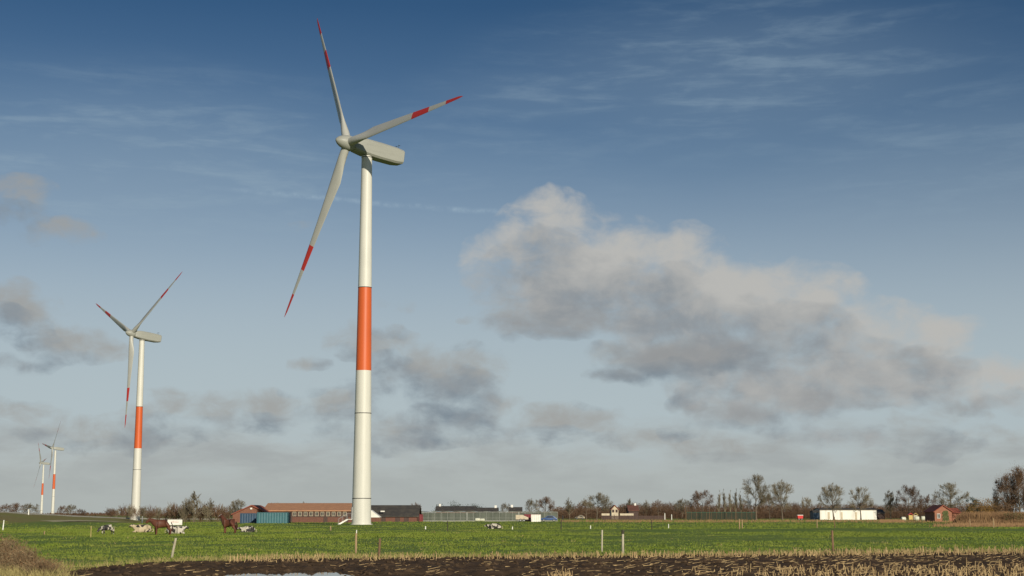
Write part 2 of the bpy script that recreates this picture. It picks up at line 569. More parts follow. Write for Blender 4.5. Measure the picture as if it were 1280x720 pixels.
def cow_mat(name, seed, thr, stretch=(1, 1, 1), cream=(0.46, 0.42, 0.34)):
    m = bpy.data.materials.new(name)
    m.use_nodes = True
    t = NT(m.node_tree)
    b = t.n['Principled BSDF']
    b.inputs['Roughness'].default_value = 0.65
    tc = t.new('ShaderNodeTexCoord')
    v = t.vmath('ADD', t.vmath('MULTIPLY', tc.outputs['Object'], stretch), (seed, seed * 1.7, seed * .3))
    n = t.noise(v, 1.9, 2.0, 0.45, 0.4)
    s = t.new('ShaderNodeSeparateXYZ')
    t.link(tc.outputs['Object'], s.inputs[0])
    f = t.maprange(n, thr - 0.015, thr + 0.015)
    t.link(t.mix(f, cream, (0.02, 0.017, 0.015)), b.inputs['Base Color'])
    return m


def grass_material():
    m = bpy.data.materials.new('meadow_grass')
    m.use_nodes = True
    t = NT(m.node_tree)
    b = t.n['Principled BSDF']
    b.inputs['Roughness'].default_value = 0.9
    b.inputs['Specular IOR Level'].default_value = 0.1
    tc = t.new('ShaderNodeTexCoord')
    P = tc.outputs['Object']
    n1 = t.noise(P, 0.045, 5.0, 0.6)
    n2 = t.noise(P, 0.55, 6.0, 0.65)
    n3 = t.noise(t.vmath('MULTIPLY', P, (1.0, 0.35, 1.0)), 3.2, 5.0, 0.65)
    c = t.mix(t.maprange(n1, 0.35, 0.65), (0.120, 0.185, 0.030), (0.150, 0.205, 0.038))
    c = t.mix(t.maprange(n2, 0.40, 0.70), c, (0.155, 0.195, 0.055))
    c = t.mix(t.math('MULTIPLY', t.maprange(n3, 0.5, 0.72), 0.55), c, (0.062, 0.110, 0.022))
    at = t.new('ShaderNodeAttribute', attribute_name='dry')
    dry = t.math('ADD', at.outputs['Fac'], t.math('MULTIPLY', t.math('SUBTRACT', t.noise(P, 0.16, 6.0, 0.65), 0.52), 1.5))
    dcol = t.mix(t.maprange(t.noise(P, 0.09, 5.0, 0.6), 0.38, 0.62), (0.205, 0.195, 0.060), (0.230, 0.170, 0.072))
    c = t.mix(t.math('MULTIPLY', t.maprange(dry, 0.25, 0.75), 0.85), c, dcol)
    t.link(c, b.inputs['Base Color'])
    bn = t.new('ShaderNodeBump')
    bn.inputs['Strength'].default_value = 0.6
    bn.inputs['Distance'].default_value = 0.06
    t.link(n3, bn.inputs['Height'])
    t.link(bn.outputs[0], b.inputs['Normal'])
    return m


def mud_material():
    m = bpy.data.materials.new('wet_mud')
    m.use_nodes = True
    t = NT(m.node_tree)
    b = t.n['Principled BSDF']
    tc = t.new('ShaderNodeTexCoord')
    P = tc.outputs['Object']
    n1 = t.noise(P, 0.5, 6.0, 0.65)
    n2 = t.noise(P, 5.0, 5.0, 0.65)
    c = t.mix(t.maprange(n1, 0.35, 0.65), (0.052, 0.034, 0.021), (0.082, 0.054, 0.033))
    c = t.mix(t.math('MULTIPLY', t.maprange(n2, 0.5, 0.75), 0.6), c, (0.112, 0.078, 0.050))
    t.link(c, b.inputs['Base Color'])
    t.link(t.maprange(n1, 0.4, 0.65, 0.75, 0.95), b.inputs['Roughness'])
    b.inputs['Specular IOR Level'].default_value = 0.08
    bn = t.new('ShaderNodeBump')
    bn.inputs['Strength'].default_value = 0.7
    bn.inputs['Distance'].default_value = 0.06
    t.link(n2, bn.inputs['Height'])
    t.link(bn.outputs[0], b.inputs['Normal'])
    return m


M['grass'] = grass_material()
M['mud'] = mud_material()
def tuft_material():
    m = mat('grass_blades', (0.130, 0.180, 0.020), (0.180, 0.215, 0.036), 0.28, 0.85)
    t = NT(m.node_tree)
    b = t.n['Principled BSDF']
    old = b.inputs['Base Color'].links[0].from_socket
    tc = t.new('ShaderNodeTexCoord')
    n = t.noise(t.vmath('MULTIPLY', tc.outputs['Object'], (1, .55, 1)), 0.07, 6.0, 0.68)
    c = t.mix(t.math('MULTIPLY', t.maprange(n, 0.52, 0.70), 0.6), old, (0.235, 0.215, 0.060))
    n2 = t.noise(tc.outputs['Object'], 0.11, 5.0, 0.65)
    c = t.mix(t.math('MULTIPLY', t.maprange(n2, 0.55, 0.72), 0.55), c, (0.075, 0.135, 0.022))
    t.link(c, b.inputs['Base Color'])
    return m


M['tuft'] = tuft_material()
mw = bpy.data.materials.new('puddle_water')
mw.use_nodes = True
_b = mw.node_tree.nodes['Principled BSDF']
_t = NT(mw.node_tree)
_b.inputs['Base Color'].default_value = (0.03, 0.025, 0.018, 1)
_b.inputs['Roughness'].default_value = 0.03
_bn = _t.new('ShaderNodeBump')
_bn.inputs['Strength'].default_value = 0.05
_tc = _t.new('ShaderNodeTexCoord')
_t.link(_t.noise(_tc.outputs['Object'], 4.0, 3.0), _bn.inputs['Height'])
_t.link(_bn.outputs[0], _b.inputs['Normal'])
M['water'] = mw


# ------------------------------------------------------------------ ground
def grid_mesh(name, P, nr, nc, material, attr=None):
    me = bpy.data.meshes.new(name)
    idx = np.arange(nr * nc).reshape(nr, nc)
    F = np.stack([idx[:-1, :-1], idx[:-1, 1:], idx[1:, 1:], idx[1:, :-1]], -1).reshape(-1, 4)
    me.vertices.add(nr * nc)
    me.vertices.foreach_set('co', P.reshape(-1).astype(np.float32))
    me.loops.add(F.size)
    me.loops.foreach_set('vertex_index', F.reshape(-1).astype(np.int32))
    me.polygons.add(len(F))
    me.polygons.foreach_set('loop_start', np.arange(0, F.size, 4, dtype=np.int32))
    me.polygons.foreach_set('use_smooth', np.ones(len(F), dtype=bool))
    me.update(calc_edges=True)
    me.materials.append(material)
    if attr is not None:
        a = me.attributes.new('dry', 'FLOAT', 'POINT')
        a.data.foreach_set('value', attr.reshape(-1).astype(np.float32))
    o = bpy.data.objects.new(name, me)
    COL.objects.link(o)
    return o


def build_ground():
    g = MB()
    L = 9000
    g.add([(-L, -L, -3.0), (L, -L, -3.0), (L, L, -3.0), (-L, L, -3.0)], [(0, 1, 2, 3)])
    o = g.build('ground', M['grass'])
    tag(o, kind='structure')
    ys = [18.0]
    while ys[-1] < 3000:
        ys.append(ys[-1] * (1.0105 if ys[-1] < 260 else 1.022))
    ys = np.array(ys)
    ts = np.unique(np.concatenate([np.linspace(-1.3, -0.42, 50), np.linspace(-0.42, 0.42, 360), np.linspace(0.42, 1.3, 50)]))
    nr, nc = len(ys), len(ts)
    P = np.zeros((nr, nc, 3))
    A = np.zeros((nr, nc))
    for i, y in enumerate(ys):
        for j, t in enumerate(ts):
            x = t * y
            z = gz(x, y)
            near = 1 - sm(150, 420, y)
            z += 0.055 * mnoise.noise((x * 0.42, y * 0.30, 0.0)) * (0.5 + 0.5 * near)
            z += 0.045 * mnoise.noise((x * 1.3, y * 0.8, 4.0)) * near
            z += 0.18 * mnoise.noise((x * 0.03, y * 0.025, 9.0)) * sm(90, 160, y)
            z += 0.10 * mnoise.noise((x * 0.16, y * 0.10, 14.0)) * sm(75, 110, y) * (1 - sm(300, 500, y))
            dry = 0.0
            if y < 110:
                e = edge_y(x)
                if x > -17:
                    z -= 0.5 * sm(0.3, -1.2, y - e)
                    dry = max(dry, 0.75 * sm(2.5, 0.0, y - e - 1.0))
                    if x < -4:
                        dry = max(dry, 0.5 * sm(9, 0, y - e))
                else:
                    dry = max(dry, 0.9 * sm(62, 54, y), 0.45 * sm(72, 60, y))
            bh = bank_h(x, y)
            dry = max(dry, 0.95 * sm(0.10, 0.7, bh))
            # coarse tired grass near the far hedges and at the right
            dry = max(dry, 0.62 * sm(230, 330, y) * sm(0.20, 0.26, t), 0.55 * sm(420, 520, y), 0.5 * sm(205, 250, y) * sm(0.24, 0.3, t))
            P[i, j] = (x, y, z)
            A[i, j] = dry
    o = grid_mesh('meadow', P, nr, nc, M['grass'], A)
    tag(o, kind='structure')


def mud_z(x, y):
    z = -0.10
    z += 0.085 * mnoise.noise((x * 1.1, y * 0.7, 1.0)) + 0.075 * mnoise.noise((x * 2.9, y * 1.9, 5.0)) + 0.045 * mnoise.noise((x * 6.3, y * 4.2, 2.0))
    # ruts parallel to the field edge
    q = y - 0.31 * x
    z += 0.05 * math.sin(q * 2 * math.pi / 1.5 + 1.5 * mnoise.noise((x * 0.1, y * 0.1, 0)))
    # the hollow that holds the puddle
    cx, cy = -8.3, 51.6
    d = math.hypot((x - cx) / 3.7, (y - cy - 0.15 * (x - cx)) / 8.6) + 0.22 * mnoise.noise((x * 0.6, y * 0.4, 7.7)) + 0.16 * mnoise.noise((x * 1.9, y * 0.9, 2.7)) + 0.10 * mnoise.noise((x * 4.5, y * 1.6, 6.7))
    k = 1 - sm(0.62, 1.0, d)
    z = z * (1 - 0.55 * k) - 0.26 * k
    d2 = math.hypot((x + 1.2) / 1.7, (y - 52.5) / 3.4) + 0.3 * mnoise.noise((x * 0.8, y * 0.5, 1.7))
    return z - 0.16 * (1 - sm(0.5, 1.1, d2))


def build_mud():
    xs = np.arange(-22, 34, 0.11)
    vs_ = np.linspace(0, 1, 190)
    nr, nc = len(vs_), len(xs)
    P = np.zeros((nr, nc, 3))
    for j, x in enumerate(xs):
        e = edge_y(x) + 0.35
        for i, v in enumerate(vs_):
            y = 30 + (e - 30) * (v ** 0.85)
            z = mud_z(x, y)
            rim = sm(1.0, 0.0, e - y)
            z = z * (1 - rim) + rim * 0.02
            if x < -15.5:
                z -= 0.8 * sm(-15.6, -17.5, x)
            P[i, j] = (x, y, z)
    o = grid_mesh('mud', P, nr, nc, M['mud'])
    tag(o, kind='structure')
    w = MB()
    pts = []
    for k in range(60):
        a = 2 * math.pi * k / 60
        x = -6.0 + 8.0 * math.cos(a)
        pts.append((x, 50.5 + 0.12 * (x + 6.0) + 10.5 * math.sin(a), -0.198))
    w.add(pts, [tuple(range(60))])
    o = w.build('water', M['water'])
    tag(o, kind='structure')


def strip(name, pts, width, z_off, material, drape=False, thick=0.0):
    w = MB()
    vsx = []
    for i, p in enumerate(pts):
        a = Vector(pts[max(0, i - 1)])
        b = Vector(pts[min(len(pts) - 1, i + 1)])
        d = (b - a)
        n = Vector((-d.y, d.x)).normalized()
        for s_ in (-1, 0, 1):
            q = Vector(p) + n * (width / 2 * s_)
            vsx.append((q.x, q.y, (gz(q.x, q.y) if drape else gz(p[0], p[1])) + z_off + 0.04 * (1 - abs(s_))))
    n = len(pts)
    fs = []
    for i in range(n - 1):
        for k in range(2):
            fs.append((i * 3 + k, i * 3 + k + 1, i * 3 + k + 4, i * 3 + k + 3))
    if thick:
        m_ = len(vsx)
        vsx += [(x, y, z - thick) for (x, y, z) in vsx]
        for i in range(n - 1):
            for k in (0, 2):
                a_, b_ = i * 3 + k, i * 3 + k + 3
                fs.append((a_, b_, b_ + m_, a_ + m_))
    w.add(vsx, fs)
    o = w.build(name, material, smooth=True)
    return tag(o, kind='structure')


build_ground()
build_mud()


def crest(t):
    return (-113 - 39 * t if t <= 1 else -152 + 30 * (t - 1), 330 + 270 * t)


strip('road', [crest(t) for t in np.linspace(-0.45, 1.9, 60)], 4.2, 0.30, M['asphalt'], thick=0.6)
strip('track', [(-88.5 - 26.0 * t, 285 + 150 * t) for t in np.linspace(0.0, 1.0, 24)], 2.8, 0.09, M['track'], drape=True)


# ------------------------------------------------------------------ wind turbines
HT = 68.1
LB = 35.5


def tower_mesh(n=48):
    r0, r1 = 1.75, 0.98

    def rr(z):
        return r0 + (r1 - r0) * (z / HT) ** 0.93
    prof = [(2.05, 0.0), (2.05, 0.16), (rr(0.16) + 0.04, 0.16), (rr(0.3) + 0.04, 0.34), (rr(0.34), 0.34)]
    ms = [1, 1, 1, 1]
    z = 0.34
    stops = [4.65, 12, 20, 27.85, 35.5, 43.15, 52, 60, HT - 0.35]
    for s_ in stops:
        m_ = 2 if 27.85 < s_ <= 43.2 else 1
        prof.append((rr(s_), s_))
        ms.append(m_)
        if s_ in (4.65, 20, 43.15, HT - 0.35):        # bolted flange joints read as thin seams
            prof += [(rr(s_) + 0.035, s_), (rr(s_) + 0.035, s_ + 0.13), (rr(s_), s_ + 0.13)]
            ms += [m_, 0, 1]
    prof.append((rr(HT), HT))
    ms.append(1)
    b = MB()
    b.lathe(prof, n, ms)
    return b


def blade_mesh():
    n = 16
    st = [0.0, 0.02, 0.05, 0.09, 0.14, 0.19, 0.24, 0.32, 0.42, 0.50, 0.57, 0.64, 0.715, 0.79, 0.86, 0.92, 0.96, 0.985, 1.0]
    rings, ms = [], []
    for s_ in st:
        z = 0.9 + s_ * (LB - 0.9)
        blend = sm(0.04, 0.2, s_)
        ch = 1.55 * (1 - blend) + blend * (2.55 - 2.15 * ((s_ - 0.19) / 0.81) ** 0.85 if s_ > 0.19 else 2.55)
        if s_ > 0.97:
            ch *= 1.0 - 0.8 * (s_ - 0.97) / 0.03
        th = (1.55 * (1 - blend) + blend * ch * (0.30 - 0.17 * s_))
        tw = -R(20 * (1 - s_) ** 1.6 + 6)
        bend = -0.9 * s_ * s_
        ring = []
        for i in range(n):
            a = 2 * math.pi * i / n
            cx, cy = math.cos(a), math.sin(a)
            x = cx * ch / 2 - blend * ch * 0.17
            y = cy * th / 2 * (1 - blend * 0.62 * (1 - (cx + 1) / 2) ** 1.0)
            ring.append((x * math.cos(tw) - y * math.sin(tw), x * math.sin(tw) + y * math.cos(tw) + bend * 0.4, z))
        rings.append(ring)
    for k in range(len(st) - 1):
        mid = (st[k] + st[k + 1]) / 2
        ms.append(1 if (0.57 < mid < 0.715 or mid > 0.86) else 0)
    b = MB()
    b.rings(rings, ms)
    return b


def nacelle_mesh():
    # +Y is downwind (rear), sections along Y: half width, bottom, top
    sec = [(-1.3, 0.95, -0.95, 0.95), (-0.9, 1.18, -1.2, 1.25), (1.2, 1.38, -1.42, 1.55), (4.5, 1.42, -1.5, 1.62), (8.0, 1.40, -1.42, 1.60), (9.55, 1.28, -1.15, 1.48), (9.7, 1.12, -1.0, 1.34)]
    rings = []
    for (y, w, b0, t0) in sec:
        c = 0.32
        rings.append([(-w + c, y, b0), (w - c, y, b0), (w, y, b0 + c), (w, y, t0 - c), (w - c, y, t0), (-w + c, y, t0), (-w, y, t0 - c), (-w, y, b0 + c)])
    b = MB()
    b.rings(rings)
    return b


def spinner_mesh():
    b = MB()
    pr = [(0.06, 2.55), (0.35, 2.42), (0.75, 2.0), (1.08, 1.4), (1.32, 0.6), (1.42, -0.1), (1.40, -0.9), (1.15, -1.15)]
    n = 32
    b.rings([[(r * math.cos(2 * math.pi * i / n), -z, r * math.sin(2 * math.pi * i / n)) for i in range(n)] for (r, z) in pr])
    return b


def copy_of(o, parent):
    c = o.copy()
    COL.objects.link(c)
    c.parent = parent
    return c


_twm = [M['dark_metal'], M['tower_white'], M['tower_red']]
TPROTO = {}


def turbine(loc, psi, tilt, phi, cone, over, dz, label, full):
    root = empty('wind_turbine', loc, R(psi), label, 'wind turbine', 'row of white and red wind turbines')

    def part(key, make, name, mats, smooth_ang=35):
        if key in TPROTO:
            return copy_of(TPROTO[key], root)
        o = make().build(name, mats, root)
        fix_normals(o)
        smooth_edges(o, smooth_ang)
        TPROTO[key] = o
        return o
    part('tower', tower_mesh, 'tower', _twm)
    tilt, phi, cone = R(tilt), R(phi), R(cone)
    a = Vector((0, -math.cos(tilt), math.sin(tilt)))
    r = Vector((1, 0, 0))
    u = a.cross(r)
    hub = Vector((0, 0, HT + dz)) + a * over
    frame = Matrix((r, -a, u)).transposed().to_4x4()
    na = part('nacelle', nacelle_mesh, 'nacelle', M['nacelle'], 30)
    na.matrix_local = Matrix.Translation(hub - a * 2.3) @ frame
    sp = part('spinner', spinner_mesh, 'spinner', M['nacelle'], 60)
    sp.matrix_local = Matrix.Translation(hub) @ frame
    for k in range(3):
        t = phi + k * 2 * math.pi / 3
        zd = ((r * math.cos(t) + u * math.sin(t)) * math.cos(cone) + a * math.sin(cone)).normalized()
        yd = (-a - zd * (-a).dot(zd)).normalized()
        xd = yd.cross(zd)
        bl = part('blade', blade_mesh, 'blade', [M['blade_white'], M['blade_red']], 50)
        bl.matrix_local = Matrix.Translation(hub) @ Matrix((xd, yd, zd)).transposed().to_4x4() @ Matrix.Diagonal((1.0 if loc[1] < 1000 else 1.35, 1.0, 1.0, 1.0))
    if full:
        m = MB()
        for sx in (-0.45, 0.45):
            m.tube((sx, 8.6, 1.5), (sx, 8.6, 2.35), 0.035, 0.03, 6)
        m.tube((-0.45, 8.6, 2.25), (0.45, 8.6, 2.25), 0.02, 0.02, 5)
        m.tube((0.45, 8.45, 2.38), (0.45, 8.9, 2.38), 0.05, 0.05, 6)
        for k in range(3):
            aa = k * 2 * math.pi / 3
            m.tube((-0.45, 8.6, 2.36), (-0.45 + 0.16 * math.cos(aa), 8.6 + 0.16 * math.sin(aa), 2.36), 0.015, 0.05, 5)
        an = m.build('wind_sensor', M['dark_metal'])
        an.parent = na
        hb = MB()
        hb.box((-0.7, 5.2, 1.56), (0.7, 6.6, 1.68))
        hh = hb.build('roof_hatch', M['nacelle'])
        hh.parent = na
        # door and stairs, on the side away from the sun
        d = MB()
        d.box((-0.5, -0.06, 0.0), (0.5, 0.06, 2.1))
        do = d.build('door', M['steel'], root)
        sd = R(180 + 12) - R(psi)
        do.location = (1.74 * math.cos(sd), 1.74 * math.sin(sd), 1.05)
        do.rotation_euler = (0, 0, sd + math.pi / 2)
        hd = MB()
        hd.box((0.3, -0.10, 0.95), (0.36, 0.12, 1.1))
        hdo = hd.build('handle', M['dark_metal'])
        hdo.parent = do
        hr = MB()
        s = MB()
        s.box((1.7, -0.6, 1.22), (2.6, 0.6, 1.32))
        for k in range(6):
            s.box((2.6 + k * 0.26, -0.55, 1.02 - k * 0.2), (2.9 + k * 0.26, 0.55, 1.07 - k * 0.2))
        for sy in (-0.6, 0.6):
            s.add([(2.55, sy - .03, 1.05), (2.55, sy + .03, 1.05), (4.15, sy + .03, -0.1), (4.15, sy - .03, -0.1),
                   (2.55, sy - .03, 1.36), (2.55, sy + .03, 1.36), (4.15, sy + .03, 0.18), (4.15, sy - .03, 0.18)],
                  [(0, 1, 2, 3), (7, 6, 5, 4), (0, 4, 5, 1), (2, 6, 7, 3), (0, 3, 7, 4), (1, 5, 6, 2)])
            for (x, z0) in ((1.85, 1.32), (2.6, 1.3), (3.4, 0.65), (4.1, 0.1)):
                hr.tube((x, sy, z0), (x, sy, z0 + 1.25), 0.018, 0.018, 6)
            hr.tube((1.85, sy, 2.57), (2.6, sy, 2.55), 0.02, 0.02, 6)
            hr.tube((2.6, sy, 2.55), (4.1, sy, 1.35), 0.02, 0.02, 6)
        so = s.build('access_stairs', M['white'], root)
        so.rotation_euler = (0, 0, sd)
        so.scale = (1, 1, .78)
        ho = hr.build('handrail', M['steel'])
        ho.parent = so
    return root


tb = pt(451.6, 656, 270)
turbine((tb.x, 270, 0.0), -52.0, 6.4, 1.7, -1.3, 4.28, 1.42, 'largest wind turbine, nearest one, with wide orange band and stairs at its foot', True)
tb = pt(168.7, 656, 549)
turbine((tb.x, 549, tb.z), -45.7, 6.2, 35.1, -1.7, 4.41, 1.63, 'medium sized wind turbine rising behind the chestnut horse near the bank', True)
tb = pt(65.5, 645, 1560)
turbine((tb.x, 1560, tb.z), -57.3, 6.5, 50.6, 2.8, 3.2, 2.0, 'small distant wind turbine, the taller one of the far pair', False)
tb = pt(51.5, 645, 2000)
turbine((tb.x, 2000, tb.z), -85.9, 5.9, 47.7, 2.1, 3.9, 1.85, 'smallest wind turbine, the lower one of the far pair, at far left', False)


# ------------------------------------------------------------------ buildings
def place(px, Y, z=None):
    x = (px - 640) / (FPX * CP + 285 * SP) * Y
    return Vector((x, Y, gz(x, Y) if z is None else z))


def hz(py, Y):
    """height of a picture row at distance Y"""
    return pt(640, py, Y).z


def wx(px, Y):
    return (px - 640) / 1872.0 * Y


def window(parent, x, y, z, w, h, frame_mat, depth=0.12):
    """window facing -y at wall plane y, in parent's local space"""
    g = MB()
    g.box((x - w / 2, y - 0.02, z), (x + w / 2, y + 0.02, z + h))
    wo = g.build('window', M['glass_dark'], parent)
    fr = MB()
    t = 0.09
    fr.box((x - w / 2 - t, y - depth, z - t), (x - w / 2, y + 0.03, z + h + t))
    fr.box((x + w / 2, y - depth, z - t), (x + w / 2 + t, y + 0.03, z + h + t))
    fr.box((x - w / 2, y - depth, z + h), (x + w / 2, y + 0.03, z + h + t))
    fr.box((x - w / 2, y - depth, z - t), (x + w / 2, y + 0.03, z))
    fr.box((x - t / 3, y - depth * .7, z), (x + t / 3, y - 0.025, z + h))
    f = fr.build('frame', frame_mat)
    f.parent = wo
    return wo


def gable_long(px0, px1, Y, eave_py, ridge_py, depth, wallm, roofm, name, label, cat, over=0.5, base_z=None, hip=0.0, rz=0.0):
    """long building, ridge parallel to the picture, front wall at Y"""
    x0, x1 = wx(px0, Y), wx(px1, Y)
    cx = (x0 + x1) / 2
    bz = gz(cx, Y) - 0.2 if base_z is None else base_z
    root = empty(name, (cx, Y, bz), rz, label, cat)
    L = (x1 - x0) / 2
    ze = hz(eave_py, Y) - bz
    zr = hz(ridge_py, Y + depth / 2) - bz
    w = MB()
    w.box((-L, 0, 0), (L, depth, ze))
    if not hip:
        w.add([(-L, 0, ze), (-L, depth, ze), (-L, depth / 2, zr - 0.1), (L, 0, ze), (L, depth, ze), (L, depth / 2, zr - 0.1)], [(0, 1, 2), (5, 4, 3)])
    w.build('wall', wallm, root)
    r = MB()
    o = over
    th = 0.22
    sl = (zr - ze) / (depth / 2)
    for (ya, yb) in ((-o, depth / 2), (depth + o, depth / 2)):
        za = ze - sl * o
        r.add([(-L - o, ya, za), (L + o, ya, za), (L + o - hip, yb, zr), (-L - o + hip, yb, zr),
               (-L - o, ya, za + th), (L + o, ya, za + th), (L + o - hip, yb, zr + th), (-L - o + hip, yb, zr + th)],
              [(0, 3, 2, 1), (4, 5, 6, 7), (0, 1, 5, 4), (1, 2, 6, 5), (2, 3, 7, 6), (3, 0, 4, 7)])
    if hip:
        za = ze - sl * o + 0.01
        for sg in (-1, 1):
            r.add([(sg * (L + o), -o, za + th), (sg * (L + o), depth + o, za + th), (sg * (L + o - hip), depth / 2, zr + th)], [(0, 1, 2)])
    ro = r.build('roof', roofm, root)
    fix_normals(ro)
    return root, L, ze, zr


# long low barn with tan roof
root, L, ze, zr = gable_long(331, 441, 345, 638.5, 630.0, 14, M['brick'], M['roof_tan'], 'barn', 'long low brick barn with tan tiled roof and a row of white framed windows', 'barn')
for px in np.linspace(368, 431, 10):
    window(root, wx(px, 345) - root.location.x, -0.075, 1.72, 0.62, 0.80, M['cream'], 0.08)
bd = MB()
bd.box((-L + 4.6, -0.05, 1.42), (L - 0.1, -0.004, ze - 0.02))
bd.build('trim_board', M['wood_dark'], root)
for px in (363, 407, 433):
    d = MB()
    xx = wx(px, 345) - root.location.x
    d.box((xx - 0.45, -0.06, 0.1), (xx + 0.45, -0.004, 2.0))
    d.build('door', M['wood_dark'], root)

# gabled brick barn on its left: gable faces the field
Y = 338
bx0, bx1 = wx(291, Y), wx(337, Y)
cx = (bx0 + bx1) / 2
root = empty('barn', (cx, Y, gz(cx, Y) - 0.3), 0, 'red brick barn with low gable end behind the dark blue container', 'barn')
bz = root.location.z
hw = (bx1 - bx0) / 2
ev, ap = hz(643, Y) - bz, hz(632.5, Y) - bz
g = MB()
g.prism([(-hw, 0), (hw, 0), (hw, ev), (0, ap), (-hw, ev)], 0, 12)
o = g.build('wall', M['brick_pale'], root)
fix_normals(o)
o.data.materials[0] = mat('mid_red_brick', (0.22, 0.100, 0.064), (0.17, 0.078, 0.052), 1.8, .85)
r = MB()
for sg in (-1, 1):
    r.add([(sg * (hw + .3), -0.4, ev - .12), (0, -0.4, ap + .03), (0, 12.4, ap + .03), (sg * (hw + .3), 12.4, ev - .12),
           (sg * (hw + .3), -0.4, ev + .1), (0, -0.4, ap + .25), (0, 12.4, ap + .25), (sg * (hw + .3), 12.4, ev + .1)],
          [(0, 1, 2, 3), (7, 6, 5, 4), (0, 4, 5, 1), (1, 5, 6, 2), (2, 6, 7, 3), (3, 7, 4, 0)])
o = r.build('roof', M['roof_red'], root)
fix_normals(o)
l = MB()
l.box((-0.25, -0.25, ap - 0.75), (0.2, -0.02, ap - 0.4))
l.build('wall_lamp', M['white'], root)


def container(px0, px1, Y, top_py, m, label, rz=0.0, depth=2.6):
    x0, x1 = wx(px0, Y), wx(px1, Y)
    cx = (x0 + x1) / 2
    bz = gz(cx, Y) - 0.08
    root = empty('container', (cx, Y, bz), rz, label, 'container', 'metal containers beside the barns')
    L = (x1 - x0) / 2
    H = hz(top_py, Y) - bz
    b = MB()
    n = int(L * 2 / 0.28)
    pf = []
    for k in range(n + 1):
        x = -L + 0.12 + (2 * L - 0.24) * k / n
        pf.append((x, 0.0 if (k // 1) % 2 else 0.06))
    vsx = [(x, y, 0.15) for x, y in pf] + [(x, y, H - 0.12) for x, y in pf]
    m_ = len(pf)
    b.add(vsx, [(i, i + 1, m_ + i + 1, m_ + i) for i in range(m_ - 1)])
    b.box((-L + 0.1, 0.08, 0.15), (L - 0.1, depth - 0.05, H - 0.05))
    b.build('body', m, root)
    f = MB()
    for x in (-L, L - 0.12):
        f.box((x, -0.03, 0), (x + 0.12, 0.09, H))
        f.box((x, depth - .1, 0), (x + 0.12, depth, H))
    f.box((-L + 0.12, -0.03, 0), (L - 0.12, 0.09, 0.15))
    f.box((-L + 0.12, -0.03, H - 0.12), (L - 0.12, 0.09, H))
    f.build('frame', m, root)
    return root


container(300, 320.5, 318, 641.5, M['blue_dark'], 'dark blue metal container in front of the gabled red barn')
container(321, 361, 312, 640.5, M['teal'], 'long teal metal container beside the dark blue one')
# brick lean-to wall in front of the barn, right of the teal container
# dark roofed barn right of the tower
root, L, ze, zr = gable_long(440, 521, 372, 645.0, 632.5, 13, M['brick'], M['roof_dark'], 'barn', 'low brick barn with dark sheet roof just right of the largest turbine', 'barn')
for px in (479, 497, 508):
    d = MB()
    xx = wx(px, 372) - root.location.x
    d.box((xx - 0.6, -0.06, 0.2), (xx + 0.6, -0.004, 1.3))
    d.build('door', M['wood_dark'], root)
d = MB()
d.box((L - 9, -0.3, ze + 1.0), (L - 8, 0.6, ze + 1.3))
d.build('roof_light', M['white'], root)
# white pitched shelter
Y = 300
x0, x1 = wx(452, Y), wx(474.5, Y)
cx = (x0 + x1) / 2
root = empty('shelter', (cx, Y, gz(cx, Y)), 0, 'small white pitched canopy peeking out right of the largest tower', 'shelter')
bz = root.location.z
hw = (x1 - x0) / 2
g = MB()
ev, ap = hz(646, Y) - bz, hz(637.5, Y) - bz
g.prism([(-hw, ev - .12), (hw, ev - .12), (hw, ev), (0, ap), (-hw, ev)], 0, 4)
o = g.build('canopy', M['white'], root)
fix_normals(o)
for sx in (-hw + .1, hw - .1):
    for yy in (0.1, 3.9):
        p = MB()
        p.tube((sx, yy, 0), (sx, yy, ev - .1), 0.05, 0.05, 8)
        p.build('leg', M['post_brown'], root)

# greenhouse
Y = 395
x0, x1 = wx(519, Y), wx(697, Y)
cx = (x0 + x1) / 2
root = empty('greenhouse', (cx, Y, gz(cx, Y) - 0.1), 0, 'very long low glass greenhouse across the middle of the field edge', 'greenhouse')
bz = root.location.z
L = (x1 - x0) / 2
H = hz(640.5, Y) - bz
g = MB()
g.box((-L, 0, 0.3), (L, 26, H - 0.12))
g.build('glass_wall', M['greenhouse_glass'], root)
g = MB()
n = int(2 * L / 3.2)
for k in range(n):
    xa, xb = -L + 2 * L * k / n, -L + 2 * L * (k + 1) / n
    g.add([(xa, 0, H), (xb, 0, H), ((xa + xb) / 2, 0, H + 0.35), (xa, 26, H), (xb, 26, H), ((xa + xb) / 2, 26, H + 0.35)],
          [(0, 1, 2), (5, 4, 3), (0, 2, 5, 3), (1, 4, 5, 2)])
o = g.build('roof', M['greenhouse_glass'], root)
fix_normals(o)
g = MB()
for k in range(n * 2 + 1):
    x = -L + 2 * L * k / (n * 2)
    w_ = 0.045 if k % 8 else 0.16
    g.box((x - w_, -0.08, 0), (x + w_, -0.004, H))
g.box((-L, -0.12, H), (L, 0.05, H + 0.16))
g.box((-L, -0.10, 0.9), (L, -0.082, 0.98))
g.build('frame', M['greenhouse_frame'], root)
g = MB()
g.box((-L, -0.05, 0), (L, 26.0, 0.29))
g.build('base_wall', M['concrete'], root)

container(523, 528.5, 383, 643.0, M['maroon'], 'small maroon container at the left end of the greenhouse', depth=1.4)
container(655, 676, 378, 642.8, M['maroon'], 'dark red container behind the cream trailer by the greenhouse')


